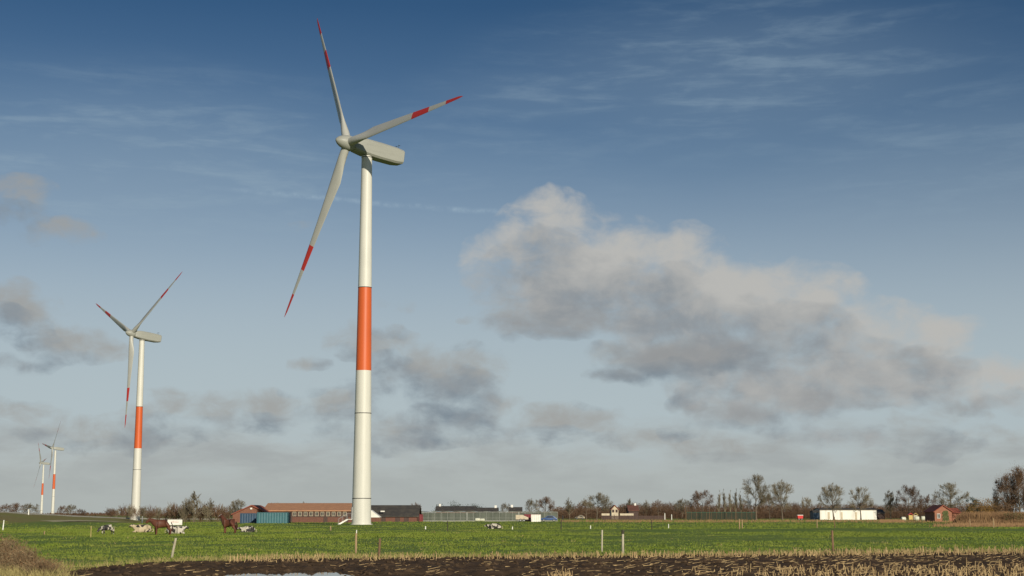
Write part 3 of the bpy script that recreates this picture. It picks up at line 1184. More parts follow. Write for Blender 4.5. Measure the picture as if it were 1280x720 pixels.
def house(px0, px1, Y, base_py, eave_py, ridge_py, wallm, roofm, label, front=True, depth=8, chimney=None, wins=(), door=False, winm=None):
    """gable end faces the camera if front, else ridge runs across"""
    x0, x1 = wx(px0, Y), wx(px1, Y)
    cx = (x0 + x1) / 2
    bz = gz(cx, Y) - 0.1
    hw = (x1 - x0) / 2
    ev, ap = hz(eave_py, Y) - bz, hz(ridge_py, Y) - bz
    root = empty('house', (cx, Y, bz), 0, label, 'house')
    g = MB()
    r = MB()
    if front:
        g.prism([(-hw, 0), (hw, 0), (hw, ev), (0, ap), (-hw, ev)], 0, depth)
        for sg in (-1, 1):
            r.add([(sg * (hw + .35), -0.35, ev - .22), (0, -0.35, ap + .03), (0, depth + .3, ap + .03), (sg * (hw + .35), depth + .3, ev - .22),
                   (sg * (hw + .35), -0.35, ev), (0, -0.35, ap + .25), (0, depth + .3, ap + .25), (sg * (hw + .35), depth + .3, ev)],
                  [(0, 1, 2, 3), (7, 6, 5, 4), (0, 4, 5, 1), (1, 5, 6, 2), (2, 6, 7, 3), (3, 7, 4, 0)])
    else:
        g.box((-hw, 0, 0), (hw, depth, ev))
        g.add([(-hw, 0, ev), (-hw, depth, ev), (-hw, depth / 2, ap - .05), (hw, 0, ev), (hw, depth, ev), (hw, depth / 2, ap - .05)], [(0, 1, 2), (5, 4, 3)])
        for ya, yb in ((-.4, depth / 2), (depth + .4, depth / 2)):
            r.add([(-hw - .3, ya, ev - .2), (hw + .3, ya, ev - .2), (hw + .3, yb, ap), (-hw - .3, yb, ap),
                   (-hw - .3, ya, ev), (hw + .3, ya, ev), (hw + .3, yb, ap + .2), (-hw - .3, yb, ap + .2)],
                  [(0, 3, 2, 1), (4, 5, 6, 7), (0, 1, 5, 4), (1, 2, 6, 5), (2, 3, 7, 6), (3, 0, 4, 7)])
    fix_normals(g.build('wall', wallm, root))
    ro = r.build('roof', roofm, root)
    fix_normals(ro)
    if chimney is not None:
        c = MB()
        c.box((chimney - .35, depth / 2 - .35, ap - 0.3), (chimney + .35, depth / 2 + .35, ap + 0.9))
        co = c.build('chimney', M['white'])
        co.parent = ro
    for (x, z, w, h) in wins:
        window(root, x, -0.03, z, w, h, winm or M['white'])
    if door:
        d = MB()
        d.box((-0.5, -0.07, 0.1), (0.5, -0.004, 2.1))
        d.build('door', M['wood_dark'], root)
    return root


# roofs behind the greenhouse
house(596, 622, 470, 648, 640, 635.2, M['brick'], M['roof_dark'], 'house with brown roof and pale chimney behind the greenhouse middle', False, 9, chimney=2.6)
house(637, 652, 490, 648, 639, 634.5, M['brick'], M['roof_dark'], 'small dark roofed house behind the greenhouse right part', False, 8, chimney=-1.2)
house(545, 594, 500, 648, 638.5, 633.2, M['brick'], M['roof_dark'], 'long dark roofed house behind the greenhouse left part', False, 11, chimney=-5.5)
# house with cream gable among the trees
house(764.5, 773, 520, 648, 637, 632.0, M['cream'], M['roof_red'], 'narrow cream gabled house among trees right of the greenhouse', True, 8,
      wins=((-0.6, 2.6, .5, .8), (0.6, 2.6, .5, .8)), winm=M['brick'])
house(786, 798, 560, 648, 638, 632.0, M['wood_dark'], mat('brown_roof_tiles', (0.16, 0.07, 0.05), (0.12, 0.055, 0.04), 0.9, 0.8), 'dark boarded house with red brown roof among the trees', False, 9, chimney=1.0)
# long white shed
root, L, ze, zr = gable_long(1025, 1096, 500, 637.6, 635.8, 10, M['white_shed'], M['roof_dark'], 'shed', 'long bright white shed with low dark roof behind bare trees', 'shed', over=0.2)
for px in (1036, 1052, 1070):
    d = MB()
    xx = wx(px, 500) - root.location.x
    d.box((xx - 0.35, -0.05, 0.3), (xx + 0.35, -0.004, 2.7))
    d.build('door', M['cream'], root)
root, L, ze, zr = gable_long(1097.5, 1106, 502, 642, 637.5, 8, M['wood_dark'], M['roof_dark'], 'shed', 'small dark shed leaning at the right end of the white shed', 'shed', over=0.2)
root, L, ze, zr = gable_long(1017, 1024.4, 498, 640.5, 638.5, 6, M['blue_dark'], M['roof_dark'], 'shed', 'small dark blue shed at the left end of the white shed', 'shed', over=0.15)
# brick gable house on the right
Y = 375
h = house(1168.5, 1190, Y, 648, 639.5, 632.3, M['brick_pale'], M['roof_red'], 'pale brick gabled house with ivy in front of the right hand trees', True, 9, wins=((-1.2, 1.0, .6, 1.0),))
iv = MB()
rng = random.Random(3)
for k in range(420):
    x = 0.55 + rng.gauss(0, 0.42)
    z = rng.uniform(0.1, 2.7) 
    if abs(x - 0.5) > 0.95 - 0.12 * z:
        continue
    s_ = rng.uniform(.09, .2)
    iv.add([(x - s_, -0.05 - rng.random() * .12, z), (x + s_, -0.05 - rng.random() * .12, z + .03), (x, -0.04 - rng.random() * .16, z + s_ * 1.4)], [(0, 1, 2)])
iv.build('ivy', mat('ivy_leaves', (0.07, 0.09, 0.025), (0.11, 0.11, 0.04), 2, .7), h)
house(1190.5, 1200, Y + 3, 648, 640.5, 636.0, M['brick_pale'], M['roof_red'], 'little brick outhouse against the right side of the ivy house', False, 6)


# ------------------------------------------------------------------ vehicles
def wheels(root, xs, r, y0, y1):
    for x in xs:
        for y in (y0, y1):
            w = MB()
            w.tube((x, y - .11, r), (x, y + .11, r), r, r, 16)
            wo = w.build('wheel', M['rubber'], root)
            q = MB()
            q.tube((x, y - .125, r), (x, y + .125, r), r * .55, r * .55, 12)
            qo = q.build('rim', M['steel'])
            qo.parent = wo


def car(px, Y, m, label, length=4.2, van=False, rz=0.0):
    p = place(px, Y)
    root = empty('van' if van else 'car', (p.x, Y, p.z), rz, label, 'van' if van else 'car')
    h = 2.1 if van else 1.45
    Lh = length / 2
    if van:
        prof = [(-Lh, .35), (Lh, .35), (Lh, 1.9), (Lh - .15, h), (-Lh + 1.1, h), (-Lh + .45, 1.2), (-Lh, 1.0)]
        glass = [(-Lh + .62, 1.22), (-Lh + 1.5, 1.22), (-Lh + 1.5, 1.85), (-Lh + 1.1, 1.85)]
    else:
        prof = [(-Lh, .35), (Lh, .35), (Lh, .85), (Lh - .25, .95), (Lh - .8, 1.35), (Lh - 1.2, h), (-Lh + 1.75, h), (-Lh + 1.1, .95), (-Lh + .1, .8)]
        glass = [(-Lh + 1.35, .97), (Lh - .7, .97), (Lh - 1.2, 1.33), (-Lh + 1.8, 1.33)]
    g = MB()
    g.prism(prof, -0.82, 0.82)
    b = g.build('body', m, root)
    fix_normals(b)
    bevel(b, 0.06, 2)
    smooth_edges(b, 40)
    g = MB()
    g.prism(glass, -0.84, 0.84)
    fix_normals(g.build('window', M['glass_dark'], root))
    wheels(root, (-Lh + .8, Lh - .8), .32, -.75, .75)
    return root


car(686, 384, M['blue_car'], 'blue car parked at the right end of the greenhouse', 4.2)
car(724.5, 530, M['cream'], 'pale car parked among bare trees right of the greenhouse', 3.6)


def trailer(px0, px1, Y, top_py, slope):
    x0, x1 = wx(px0, Y), wx(px1, Y)
    cx = (x0 + x1) / 2
    root = empty('trailer', (cx, Y, gz(cx, Y)), 0, 'cream trailer with sloping tarpaulin in front of the greenhouse', 'trailer')
    L = (x1 - x0) / 2
    H = hz(top_py, Y) - root.location.z
    g = MB()
    g.prism([(-L, .55), (L, .55), (L, H * .62), (L - 0.5, H * .74), (0.1, H), (-L, H)], 0, 2.2)
    o = g.build('tarpaulin', M['cream'], root)
    fix_normals(o)
    bevel(o, 0.06)
    g = MB()
    g.box((-L, 0.02, .40), (L, 2.18, .545))
    g.tube((L, 1.1, .46), (L + 1.0, 1.1, .42), .05, .05, 6)
    g.build('chassis', M['dark_metal'], root)
    wheels(root, (-.4, .5), .36, .1, 2.1)


trailer(644.5, 660.5, 372, 643.6, 1)
# white flat container right of it
container(664, 676, 374, 643.2, M['white'], 'white box container beside the cream trailer', depth=2.0)


def red_wagon(px, Y):
    p = place(px, Y)
    root = empty('wagon', (p.x, Y, p.z), 0, 'bright red wagon with white top parked left of the white shed', 'wagon')
    g = MB()
    g.prism([(-1.05, .55), (1.05, .55), (1.15, 1.75), (-1.15, 1.75)], 0, 2.0)
    o = g.build('body', M['red_car'], root)
    fix_normals(o)
    bevel(o, .05)
    g = MB()
    g.box((-1.2, -.05, 1.75), (1.2, 2.05, 2.0))
    o = g.build('lid', M['white'], root)
    bevel(o, .06)
    wheels(root, (-.6, .6), .34, .1, 1.9)
    root.scale = (.75, .75, .8)


red_wagon(1000.5, 470)

# white information board in the meadow
Y = 255
x0, x1 = wx(209.7, Y), wx(228, Y)
cx = (x0 + x1) / 2
root = empty('board', (cx, Y, gz(cx, Y)), 0, 'white rectangular board with faint red print behind the chestnut horse', 'board')
bz = root.location.z
L = (x1 - x0) / 2
zt, zb = hz(649.5, Y) - bz, hz(656.2, Y) - bz
zb = max(zb, 0.05)
g = MB()
g.box((-L, -.03, zb), (L, .03, zt))
g.build('panel', M['white'], root)
g = MB()
rng = random.Random(5)
for k in range(7):
    xx = -L * .55 + k * L * .16
    g.box((xx, -.036, zb + (zt - zb) * .42), (xx + L * rng.uniform(.05, .11), -.0315, zb + (zt - zb) * rng.uniform(.60, .72)))
g.build('faded_print', M['faded_red_print'], root)
for sx in (-L * .8, L * .8):
    p = MB()
    p.tube((sx, .07, -.2), (sx, .07, zt), .04, .04, 8)
    p.build('leg', M['post_brown'], root)


# ------------------------------------------------------------------ animals
def skin(name, pts, edges, rad, material, parent=None, sub=2, fat=1.22):
    me = bpy.data.meshes.new(name + '_rig')
    me.from_pydata([Vector(p) for p in pts], edges, [])
    o = bpy.data.objects.new(name + '_rig', me)
    COL.objects.link(o)
    md = o.modifiers.new('skin', 'SKIN')
    md.use_smooth_shade = True
    if not me.skin_vertices:
        bm = bmesh.new()
        bm.from_mesh(me)
        bm.verts.layers.skin.verify()
        bm.to_mesh(me)
        bm.free()
    for i, r in enumerate(rad):
        sv = me.skin_vertices[0].data[i]
        r = r if isinstance(r, tuple) else (r, r)
        sv.radius = (r[0] * fat, r[1] * fat)
        sv.use_root = (i == 0)
    ms = o.modifiers.new('sub', 'SUBSURF')
    ms.levels = sub
    ms.render_levels = sub
    dg = bpy.context.evaluated_depsgraph_get()
    dg.update()
    m2 = bpy.data.meshes.new_from_object(o.evaluated_get(dg))
    bpy.data.objects.remove(o)
    m2.name = name
    m2.materials.clear()
    m2.materials.append(material)
    m2.polygons.foreach_set('use_smooth', [True] * len(m2.polygons))
    r = bpy.data.objects.new(name, m2)
    COL.objects.link(r)
    if parent:
        r.parent = parent
    return r


def horse(loc, rz, scale, head, label, blaze):
    """faces -X; head: list of three neck / poll / muzzle points"""
    root = empty('horse', loc, rz, label, 'horse', 'brown horses standing in the meadow')
    nk, poll, muz = head
    jaw = tuple(poll[i] * .45 + muz[i] * .55 for i in range(3))
    P = [(0.05, 0, 1.02), (-.32, 0, 1.03), (-.62, 0, 1.12), (.40, 0, 1.08), (.66, 0, 1.10),
         nk, poll, jaw, muz,
         # front legs
         (-.58, .15, .82), (-.60, .15, .50), (-.58, .15, .12), (-.63, .15, .03),
         (-.50, -.15, .82), (-.46, -.15, .50), (-.47, -.15, .12), (-.52, -.15, .03),
         # hind legs: stifle, hock, fetlock, hoof
         (.60, .16, .85), (.52, .17, .68), (.74, .16, .46), (.68, .16, .12), (.63, .16, .03),
         (.66, -.16, .85), (.62, -.17, .68), (.86, -.16, .46), (.82, -.16, .12), (.77, -.16, .03)]
    E_ = [(0, 1), (1, 2), (0, 3), (3, 4), (2, 5), (5, 6), (6, 7), (7, 8), (2, 9), (9, 10), (10, 11), (11, 12), (2, 13), (13, 14), (14, 15), (15, 16),
          (4, 17), (17, 18), (18, 19), (19, 20), (20, 21), (4, 22), (22, 23), (23, 24), (24, 25), (25, 26)]
    Rd = [(.30, .29), (.29, .30), (.24, .27), (.28, .27), (.22, .25), (.14, .19), (.11, .13), (.09, .12), (.06, .075),
          .12, .07, .05, .055, .12, .07, .05, .055, (.15, .15), .12, .075, .05, .055, (.15, .15), .12, .075, .05, .055]
    b = skin('body', P, E_, Rd, M['horse_bay'], root, fat=1.34)
    # mane along the crest
    m = MB()
    rng = random.Random(1)
    a, c, d = Vector((-.55, 0, 1.36)), Vector(nk) + Vector((.02, 0, .17)), Vector(poll) + Vector((.03, 0, .13))
    for k in range(90):
        t = k / 89
        q = a.lerp(c, t * 2) if t < .5 else c.lerp(d, t * 2 - 1)
        s_ = rng.choice((-1, 1))
        m.tube(q, q + Vector((rng.uniform(0, .1), s_ * rng.uniform(.07, .16), -rng.uniform(.08, .26))), .022, .006, 4)
    # ears
    m.build('mane', M['horse_dark'], root)
    e = MB()
    for s_ in (-1, 1):
        q = Vector(poll) + Vector((0.03, s_ * .055, .10))
        e.tube(q, q + Vector((-.03, s_ * .03, .16)), .035, .006, 6)
    e.build('ear', M['horse_bay'], root)
    t = MB()
    for k in range(60):
        q = Vector((.84, rng.uniform(-.05, .05), 1.17 + rng.uniform(-.04, .03)))
        t1 = q + Vector((.10, rng.uniform(-.04, .04), -.18))
        t2 = t1 + Vector((rng.uniform(-.02, .10), rng.uniform(-.08, .08), -rng.uniform(.4, .62)))
        t.tube(q, t1, .03, .025, 4)
        t.tube(t1, t2, .025, .005, 4)
    t.build('tail', M['horse_dark'], root)
    if blaze:
        w = MB()
        f = (Vector(muz) - Vector(poll)).normalized()
        up = Vector((0, 1, 0)).cross(f)
        if up.z < 0:
            up = -up
        rg = []
        for k in range(9):
            t_ = -.06 + 1.0 * k / 8
            q = Vector(poll).lerp(Vector(muz), t_) + up * (.125 - .035 * t_)
            wd = .10 - .035 * t_
            rg.append([q + Vector((0, wd, -.02)) , q + Vector((0, wd * .5, .012)) + up * .02, q + Vector((0, -wd * .5, .012)) + up * .02, q + Vector((0, -wd, -.02))])
        w.rings(rg)
        w.build('white_blaze', M['white'], root)
    root.scale = (scale,) * 3
    return root


p = place(203, 141)
horse((p.x, 141, 0.0), R(4), 1.0, ((-.90, 0, 1.30), (-1.20, .0, 1.42), (-1.52, .0, 1.10)), 'chestnut horse standing side on in front of the medium turbine', False)
p = place(287, 152)
horse((p.x, 152, 0.0), R(-28), 1.0, ((-.86, 0, 1.46), (-1.02, .02, 1.78), (-1.42, .06, 1.62)), 'brown horse with raised head and white face near the barns', True)


def cow_stand(loc, rz, scale, m, label):
    root = empty('cow', loc, rz, label, 'cow', 'black and white cattle in the meadow')
    P = [(0, 0, .92), (-.42, 0, .90), (-.72, 0, .95), (.40, 0, .96), (.74, 0, 1.02), (-1.05, 0, .86), (-1.28, 0, .66), (-1.46, 0, .42), (-1.54, 0, .32),
         (-.66, .17, .62), (-.68, .17, .36), (-.66, .17, .10), (-.70, .17, .03), (-.58, -.17, .62), (-.56, -.17, .36), (-.54, -.17, .10), (-.58, -.17, .03),
         (.70, .18, .72), (.64, .18, .55), (.80, .18, .38), (.76, .18, .10), (.72, .18, .03), (.76, -.18, .72), (.72, -.18, .55), (.90, -.18, .38), (.86, -.18, .10), (.82, -.18, .03)]
    E_ = [(0, 1), (1, 2), (0, 3), (3, 4), (2, 5), (5, 6), (6, 7), (7, 8), (2, 9), (9, 10), (10, 11), (11, 12), (2, 13), (13, 14), (14, 15), (15, 16),
          (4, 17), (17, 18), (18, 19), (19, 20), (20, 21), (4, 22), (22, 23), (23, 24), (24, 25), (25, 26)]
    Rd = [(.34, .33), (.32, .34), (.25, .30), (.33, .31), (.25, .24), (.15, .20), (.13, .15), (.10, .11), (.08, .08),
          .12, .075, .055, .065, .12, .075, .055, .065, .15, .11, .075, .055, .065, .15, .11, .075, .055, .065]
    skin('body', P, E_, Rd, m, root)
    e = MB()
    for s_ in (-1, 1):
        e.tube((-1.22, s_ * .10, .76), (-1.20, s_ * .27, .74), .05, .03, 6)
    e.build('ear', M['dark_metal'], root)
    t = MB()
    t.tube((.96, 0, 1.12), (1.03, 0, .7), .03, .02, 6)
    t.tube((1.03, 0, .7), (1.02, 0, .42), .03, .045, 6)
    t.build('tail', M['cream'], root)
    root.scale = (scale,) * 3
    return root


def cow_lie(loc, rz, scale, m, label, headup=0.85, headm=None):
    """resting on its brisket, faces -X"""
    root = empty('cow', loc, rz, label, 'cow', 'black and white cattle in the meadow')
    P = [(0, 0, .40), (-.42, 0, .40), (-.75, 0, .46), (.42, .03, .40), (.76, .05, .38), (-1.0, -.02, headup * .78), (-1.16, -.05, headup), (-1.38, -.06, headup - .12), (-1.50, -.06, headup - .2),
         (-.72, -.22, .2), (-.98, -.26, .09), (-.72, -.26, .06), (-.72, .22, .2), (-1.0, .24, .09), (-1.18, .24, .06),
         (.62, -.34, .25), (.28, -.48, .16), (.52, -.52, .07), (.20, -.56, .05)]
    E_ = [(0, 1), (1, 2), (0, 3), (3, 4), (2, 5), (5, 6), (6, 7), (7, 8), (2, 9), (9, 10), (10, 11), (2, 12), (12, 13), (13, 14), (4, 15), (15, 16), (16, 17), (17, 18)]
    Rd = [(.37, .38), (.35, .38), (.26, .30), (.36, .37), (.27, .28), (.15, .18), (.12, .14), (.10, .105), (.08, .08),
          .12, .07, .05, .12, .07, .05, .19, .11, .07, .05]
    skin('body', P, E_, Rd, m, root)
    e = MB()
    for s_ in (-1, 1):
        e.tube((-1.13, -.05 + s_ * .10, headup + .06), (-1.10, -.05 + s_ * .28, headup + .05), .05, .03, 6)
    e.build('ear', headm or M['dark_metal'], root)
    t = MB()
    t.tube((1.0, .05, .42), (1.08, -.1, .15), .03, .025, 6)
    t.tube((1.08, -.1, .15), (.9, -.3, .06), .025, .04, 6)
    t.build('tail', M['cream'], root)
    root.scale = (scale,) * 3
    return root


CW = [cow_mat('cow_hide_mostly_black', 2.3, 0.44), cow_mat('cow_hide_pale', 7.1, 0.58, cream=(0.46, 0.37, 0.24)), cow_mat('cow_hide_white_dark_head', 4.4, 0.54),
      cow_mat('cow_hide_pied', 9.2, 0.49), cow_mat('cow_hide_black_white_belt', 13.7, 0.46)]
p = place(135, 146)
cow_stand((p.x, 146, 0), R(42), .70, CW[0], 'young black and white cow standing grazing at the left edge of the herd')
p = place(180, 160)
cow_lie((p.x, 160, 0), R(6), 1.0, CW[1], 'pale cream cow lying behind the front of the chestnut horse', .78)
p = place(219, 150)
cow_lie((p.x, 150, 0), R(176), .95, CW[2], 'white cow lying behind the tail of the chestnut horse', .74)
p = place(311, 160)
cow_lie((p.x, 160, 0), R(14), .82, CW[3], 'black and white cow lying right of the horse with white face', .62)
p = place(619, 195)
cow_lie((p.x, 195, -0.05), R(-6), .94, CW[4], 'lone black and white cow lying in the middle of the meadow', .62)


# ------------------------------------------------------------------ trees and bushes
def limb_tree(seed, h, style):
    """returns two MBs: trunk with main limbs, crown of branches and twigs; height about h"""
    rng = random.Random(seed)
    tr, cr = MB(), MB()
    P_ = dict(round=dict(fork=.22, n0=9, spread=.95, up=.10, n=(9, 8, 7), ratio=(.54, .54, .58)),
              broad=dict(fork=.24, n0=9, spread=1.25, up=.05, n=(9, 8, 7), ratio=(.56, .54, .58)),
              slim=dict(fork=.16, n0=16, spread=.75, up=.22, n=(7, 6, 6), ratio=(.45, .52, .55)),
              poplar=dict(fork=.14, n0=18, spread=.26, up=.55, n=(4, 4, 3), ratio=(.34, .5, .55)),
              shrub=dict(fork=.04, n0=12, spread=1.0, up=.15, n=(6, 5, 4), ratio=(.55, .5, .5)))[style]

    def rv():
        return Vector((rng.gauss(0, 1), rng.gauss(0, 1), rng.gauss(0, 1)))

    dome = style in ('round', 'broad')
    ex, ez, ec = ((.42, .43, .57) if style == 'round' else (.52, .41, .57))

    def reach(p, d):
        q = Vector((p.x / (ex * h), p.y / (ex * h), (p.z - ec * h) / (ez * h)))
        e = Vector((d.x / (ex * h), d.y / (ex * h), d.z / (ez * h)))
        A_, B_, C_ = e.dot(e), 2 * q.dot(e), q.dot(q) - 1
        D_ = B_ * B_ - 4 * A_ * C_
        return max(.3, (-B_ + math.sqrt(D_)) / (2 * A_)) if D_ > 0 else .5

    def grow(p, d, L, r, lev, mb, sides):
        ns = 3 if lev < 3 else 2
        q = p.copy()
        dirs = d.copy()
        nodes = [(q.copy(), dirs.copy(), r)]
        for k in range(ns):
            dirs = (dirs + rv() * (0.12 if lev < 2 else 0.08) + Vector((0, 0, P_['up'] * .7))).normalized()
            q2 = q + dirs * (L / ns)
            r2 = r * (1 - (k + 1) / ns * .62)
            mb.tube(q, q2, nodes[-1][2], r2, sides, caps=False)
            nodes.append((q2.copy(), dirs.copy(), r2))
            q = q2
        return nodes

    def spawn(nodes, L, lev):
        if lev > 2:
            return
        n = P_['n'][lev]
        for k in range(n):
            t = rng.uniform(.15, 1.0)
            i = min(len(nodes) - 2, int(t * (len(nodes) - 1)))
            f = t * (len(nodes) - 1) - i
            p = nodes[i][0].lerp(nodes[i + 1][0], f)
            d = nodes[i][1]
            side = rv()
            side = (side - d * side.dot(d)).normalized()
            dd = (d * rng.uniform(.75, 1.0) + side * rng.uniform(.4, .85) + Vector((0, 0, P_['up']))).normalized()
            l2 = L * P_['ratio'][lev] * rng.uniform(.7, 1.25)
            if dome:
                l2 = min(l2, reach(p, dd) * rng.uniform(.75, 1.35) + .25)
            rr_ = max(.024, nodes[i][2] * .5)
            nn = grow(p, dd, l2, rr_ if lev < 2 else .022, lev + 1, cr, 4 if lev == 0 else 3)
            spawn(nn, l2, lev + 1)
    H0 = h * P_['fork']
    r0 = h * .021 if style != 'shrub' else .06
    # trunk up to near the top, leader
    nodes = [(Vector((0, 0, -.3)), Vector((0, 0, 1)), r0 * 1.35)]
    q = nodes[0][0]
    d = Vector((0, 0, 1))
    top = h * (.62 if style in ('round', 'broad') else .86) if style != 'shrub' else h * .4
    steps = 7
    for k in range(steps):
        d = (d + rv() * .05 + Vector((0, 0, .3))).normalized()
        q2 = q + d * ((top + .3) / steps)
        r2 = r0 * (1.1 - .85 * (k + 1) / steps)
        tr.tube(q, q2, nodes[-1][2], r2, 8, caps=False)
        nodes.append((q2.copy(), d.copy(), r2))
        q = q2
    for k in range(P_['n0']):
        z = H0 + (top - H0) * ((k + rng.random()) / P_['n0'])
        i = min(steps - 1, int((z + .3) / (top + .3) * steps))
        f = (z + .3) / (top + .3) * steps - i
        p = nodes[i][0].lerp(nodes[i + 1][0], f)
        az = k * 2.4 + rng.uniform(-.4, .4)
        tt = (z - H0) / max(.1, top - H0)
        el = (.12 + 1.0 * tt) if style in ('round', 'broad') else (.6 + .5 * tt)
        d = Vector((math.cos(az) * P_['spread'], math.sin(az) * P_['spread'], el + P_['up'])).normalized()
        if style in ('round', 'broad'):
            L = reach(p, d) * rng.uniform(.72, 1.0)
        elif style == 'shrub':
            L = h * .62 * rng.uniform(.75, 1.1)
        else:
            L = h * (.42 - .22 * tt) * rng.uniform(.8, 1.15)
        nn = grow(p, d, L, max(.05, nodes[i][2] * .5), 0, tr if style in ('round', 'broad') else cr, 6)
        spawn(nn, L, 0)
    # leader twigs
    nn = grow(nodes[-1][0], Vector((0, 0, 1)), h * .25, nodes[-1][2] * .8, 0, cr, 4)
    spawn(nn, h * .25, 0)
    zs = max(v[2] for v in cr.v)
    k = h / zs
    for mb in (tr, cr):
        mb.v = [(x * k, y * k, z * k if z > 0 else z) for (x, y, z) in mb.v]
    return tr, cr


PROTO = {}
USED = {}
for key, style, hh, tw in (('round_a', 'round', 15, 'twig'), ('round_b', 'round', 15, 'twig'), ('round_c', 'round', 15, 'twig_brown'), ('broad_a', 'broad', 13, 'twig'), ('broad_b', 'broad', 13, 'twig_brown'),
                           ('slim_a', 'slim', 11, 'twig'), ('slim_b', 'slim', 11, 'twig'), ('poplar', 'poplar', 14, 'twig'), ('shrub_a', 'shrub', 5, 'twig_brown'), ('shrub_b', 'shrub', 5, 'twig_brown'), ('shrub_c', 'shrub', 5, 'twig')):
    tr, cr = limb_tree(hash_seed := sum(ord(c) * (i + 3) for i, c in enumerate(key)), hh, style)
    PROTO[key] = (tr, cr, hh, tw)


def tree(px, top_py, Y, key, label, wpx=None, group=None, name=None, rz=None, base=None):
    p = place(px, Y)
    if base is not None:
        p.z = base
    trb, crb, hh, tw = PROTO[key]
    root = empty(name or ('bare_bush' if key.startswith('shrub') else 'bare_tree'), (p.x, Y, p.z), random.uniform(0, 6.28) if rz is None else rz, label,
                 'bush' if key.startswith('shrub') else 'tree', group)
    H = hz(top_py, Y) - p.z
    s = H / hh
    if key in USED:
        a, b = USED[key]
        copy_of(a, root)
        copy_of(b, root)
    else:
        a = trb.build('stem' if key.startswith('shrub') else 'trunk', M['bark'], root, smooth=True)
        b = crb.build('crown', M[tw], root)
        USED[key] = (a, b)
    sx = s
    if wpx is not None:
        me = USED[key][1].data
        if key not in WID:
            co = np.zeros(len(me.vertices) * 3)
            me.vertices.foreach_get('co', co)
            co = co.reshape(-1, 3)
            WID[key] = np.percentile(np.hypot(co[:, 0], co[:, 1]), 97) * 2
        sx = (wpx / 1872.0 * Y) / WID[key]
        sx = min(max(sx, s * .6), s * 1.5)
    root.scale = (sx, sx, s)
    return root


WID = {}
GT = 'bare trees along the far field edge'
TREES = [
    (665, 622, 500, 'round_b', 18, 'small grey bare tree standing left of the denser brown one behind the greenhouse end'),
    (682, 619.5, 505, 'round_c', 28, 'dense brown bare tree rising behind the right end of the greenhouse'),
    (712, 620.5, 510, 'slim_a', 12, 'thin bare tree standing alone between the greenhouse end and the broad pale tree'),
    (746, 614.5, 480, 'broad_a', 40, 'broad spreading bare tree with pale trunk left of the cream gabled house'),
    (733, 624, 520, 'broad_b', 24, 'low bare tree tucked against the left side of the broad pale trunked tree'),
    (787, 622, 600, 'slim_b', 14, 'small bare tree directly behind the red roofed boarded house'),
    (806, 623.5, 610, 'slim_a', 13, 'small sparse tree with tufted top right of the boarded house'),
    (823, 623.5, 590, 'broad_b', 18, 'small wide topped bare tree between the tufted one and the round topped clump'),
    (853, 622, 540, 'round_b', 24, 'middling bare tree at the left flank of the round topped tree'),
    (878, 611, 520, 'round_c', 34, 'round topped brown tree left of the row of thin poplars'),
    (945, 591, 470, 'round_a', 42, 'tallest bare tree of the middle, with full round crown and straight trunk'),
    (978, 598, 480, 'round_b', 36, 'second tallest bare tree, close on the right of the tallest middle one'),
    (962, 616, 500, 'broad_b', 30, 'low brown tree in the gap between the two tallest middle trees'),
    (1008, 620, 640, 'broad_a', 16, 'faint small tree far behind the red wagon'),
    (1042, 602, 470, 'round_b', 37, 'bare tree with open crown in front of the left half of the white shed'),
    (1076, 607, 475, 'round_a', 33, 'bare tree with dark trunk in front of the right half of the white shed'),
    (1113, 611.5, 500, 'slim_b', 22, 'slender bare tree just right of the small dark shed'),
    (1137, 604.5, 490, 'round_c', 34, 'brown bare tree behind the white wrapped bales'),
    (1162, 617, 500, 'broad_b', 28, 'low brown tree directly left of the ivy house'),
    (1190, 601.5, 470, 'round_a', 44, 'tall bare tree with fine twigs directly behind the ivy house'),
    (1244, 614, 420, 'slim_a', 20, 'sparse bare tree just left of the great dark tree at the right edge'),
    (242, 612, 520, 'slim_b', 22, 'tallest bare tree of the brown thicket between medium turbine and barns'),
    (231, 621, 525, 'slim_a', 16, 'thin bare tree directly left of the tallest thicket tree'),
    (262, 621, 530, 'slim_a', 15, 'bare pointed tree directly right of the tallest thicket tree'),
    (297, 622.5, 420, 'round_b', 24, 'small round bare tree rising behind the gabled red barn'),
    (519, 627, 440, 'broad_b', 16, 'small bare tree poking above the right end of the dark barn roof'),
    (632, 627.5, 520, 'round_b', 14, 'little bare tree between the two small roofs behind the greenhouse'),
    (345, 627.5, 470, 'broad_a', 22, 'bare treetop just showing above the left end of the tan roof'),
    (379, 626.5, 500, 'broad_b', 18, 'bare treetop just showing above the middle of the tan roof'),
    (8, 629, 640, 'broad_b', 26, 'bare tree at the left picture edge above the road bank'),
    (20, 627.5, 650, 'round_c', 22, 'round dark bare tree second from the left above the road bank'),
    (38, 628, 640, 'round_b', 24, 'bare round tree just left of the far pair of turbines'),
    (78, 631, 640, 'round_c', 14, 'small dark tree just right of the far pair of turbines'),
    (88, 629.5, 650, 'round_b', 17, 'bare tree with looped crown right of the far turbine pair'),
    (99, 635.5, 650, 'broad_b', 18, 'low bare tree at the right tail of the far tree group on the bank'),
]
for (px, ty, Y, key, w, lab) in TREES:
    tree(px, ty, Y, key, lab, w, GT, base=(-0.5 if px < 110 else None))
PL = ['first thin poplar from the left in the row beside the tallest middle tree', 'second thin poplar from the left in the row beside the tallest middle tree',
      'middle thin poplar of the row beside the tallest middle tree', 'fourth thin poplar from the left in the row beside the tallest middle tree', 'last thin poplar of the row, closest to the tallest middle tree']
for k, (px, ty) in enumerate(((899, 612), (906, 610.5), (912.5, 612), (919.5, 610), (926, 613))):
    tree(px, ty, 540 + k * 3, 'poplar', PL[k], 9, 'row of thin poplars')
rng = random.Random(11)
bl = 'brown bare bush in the thicket between the medium turbine and the barns'
k = 0
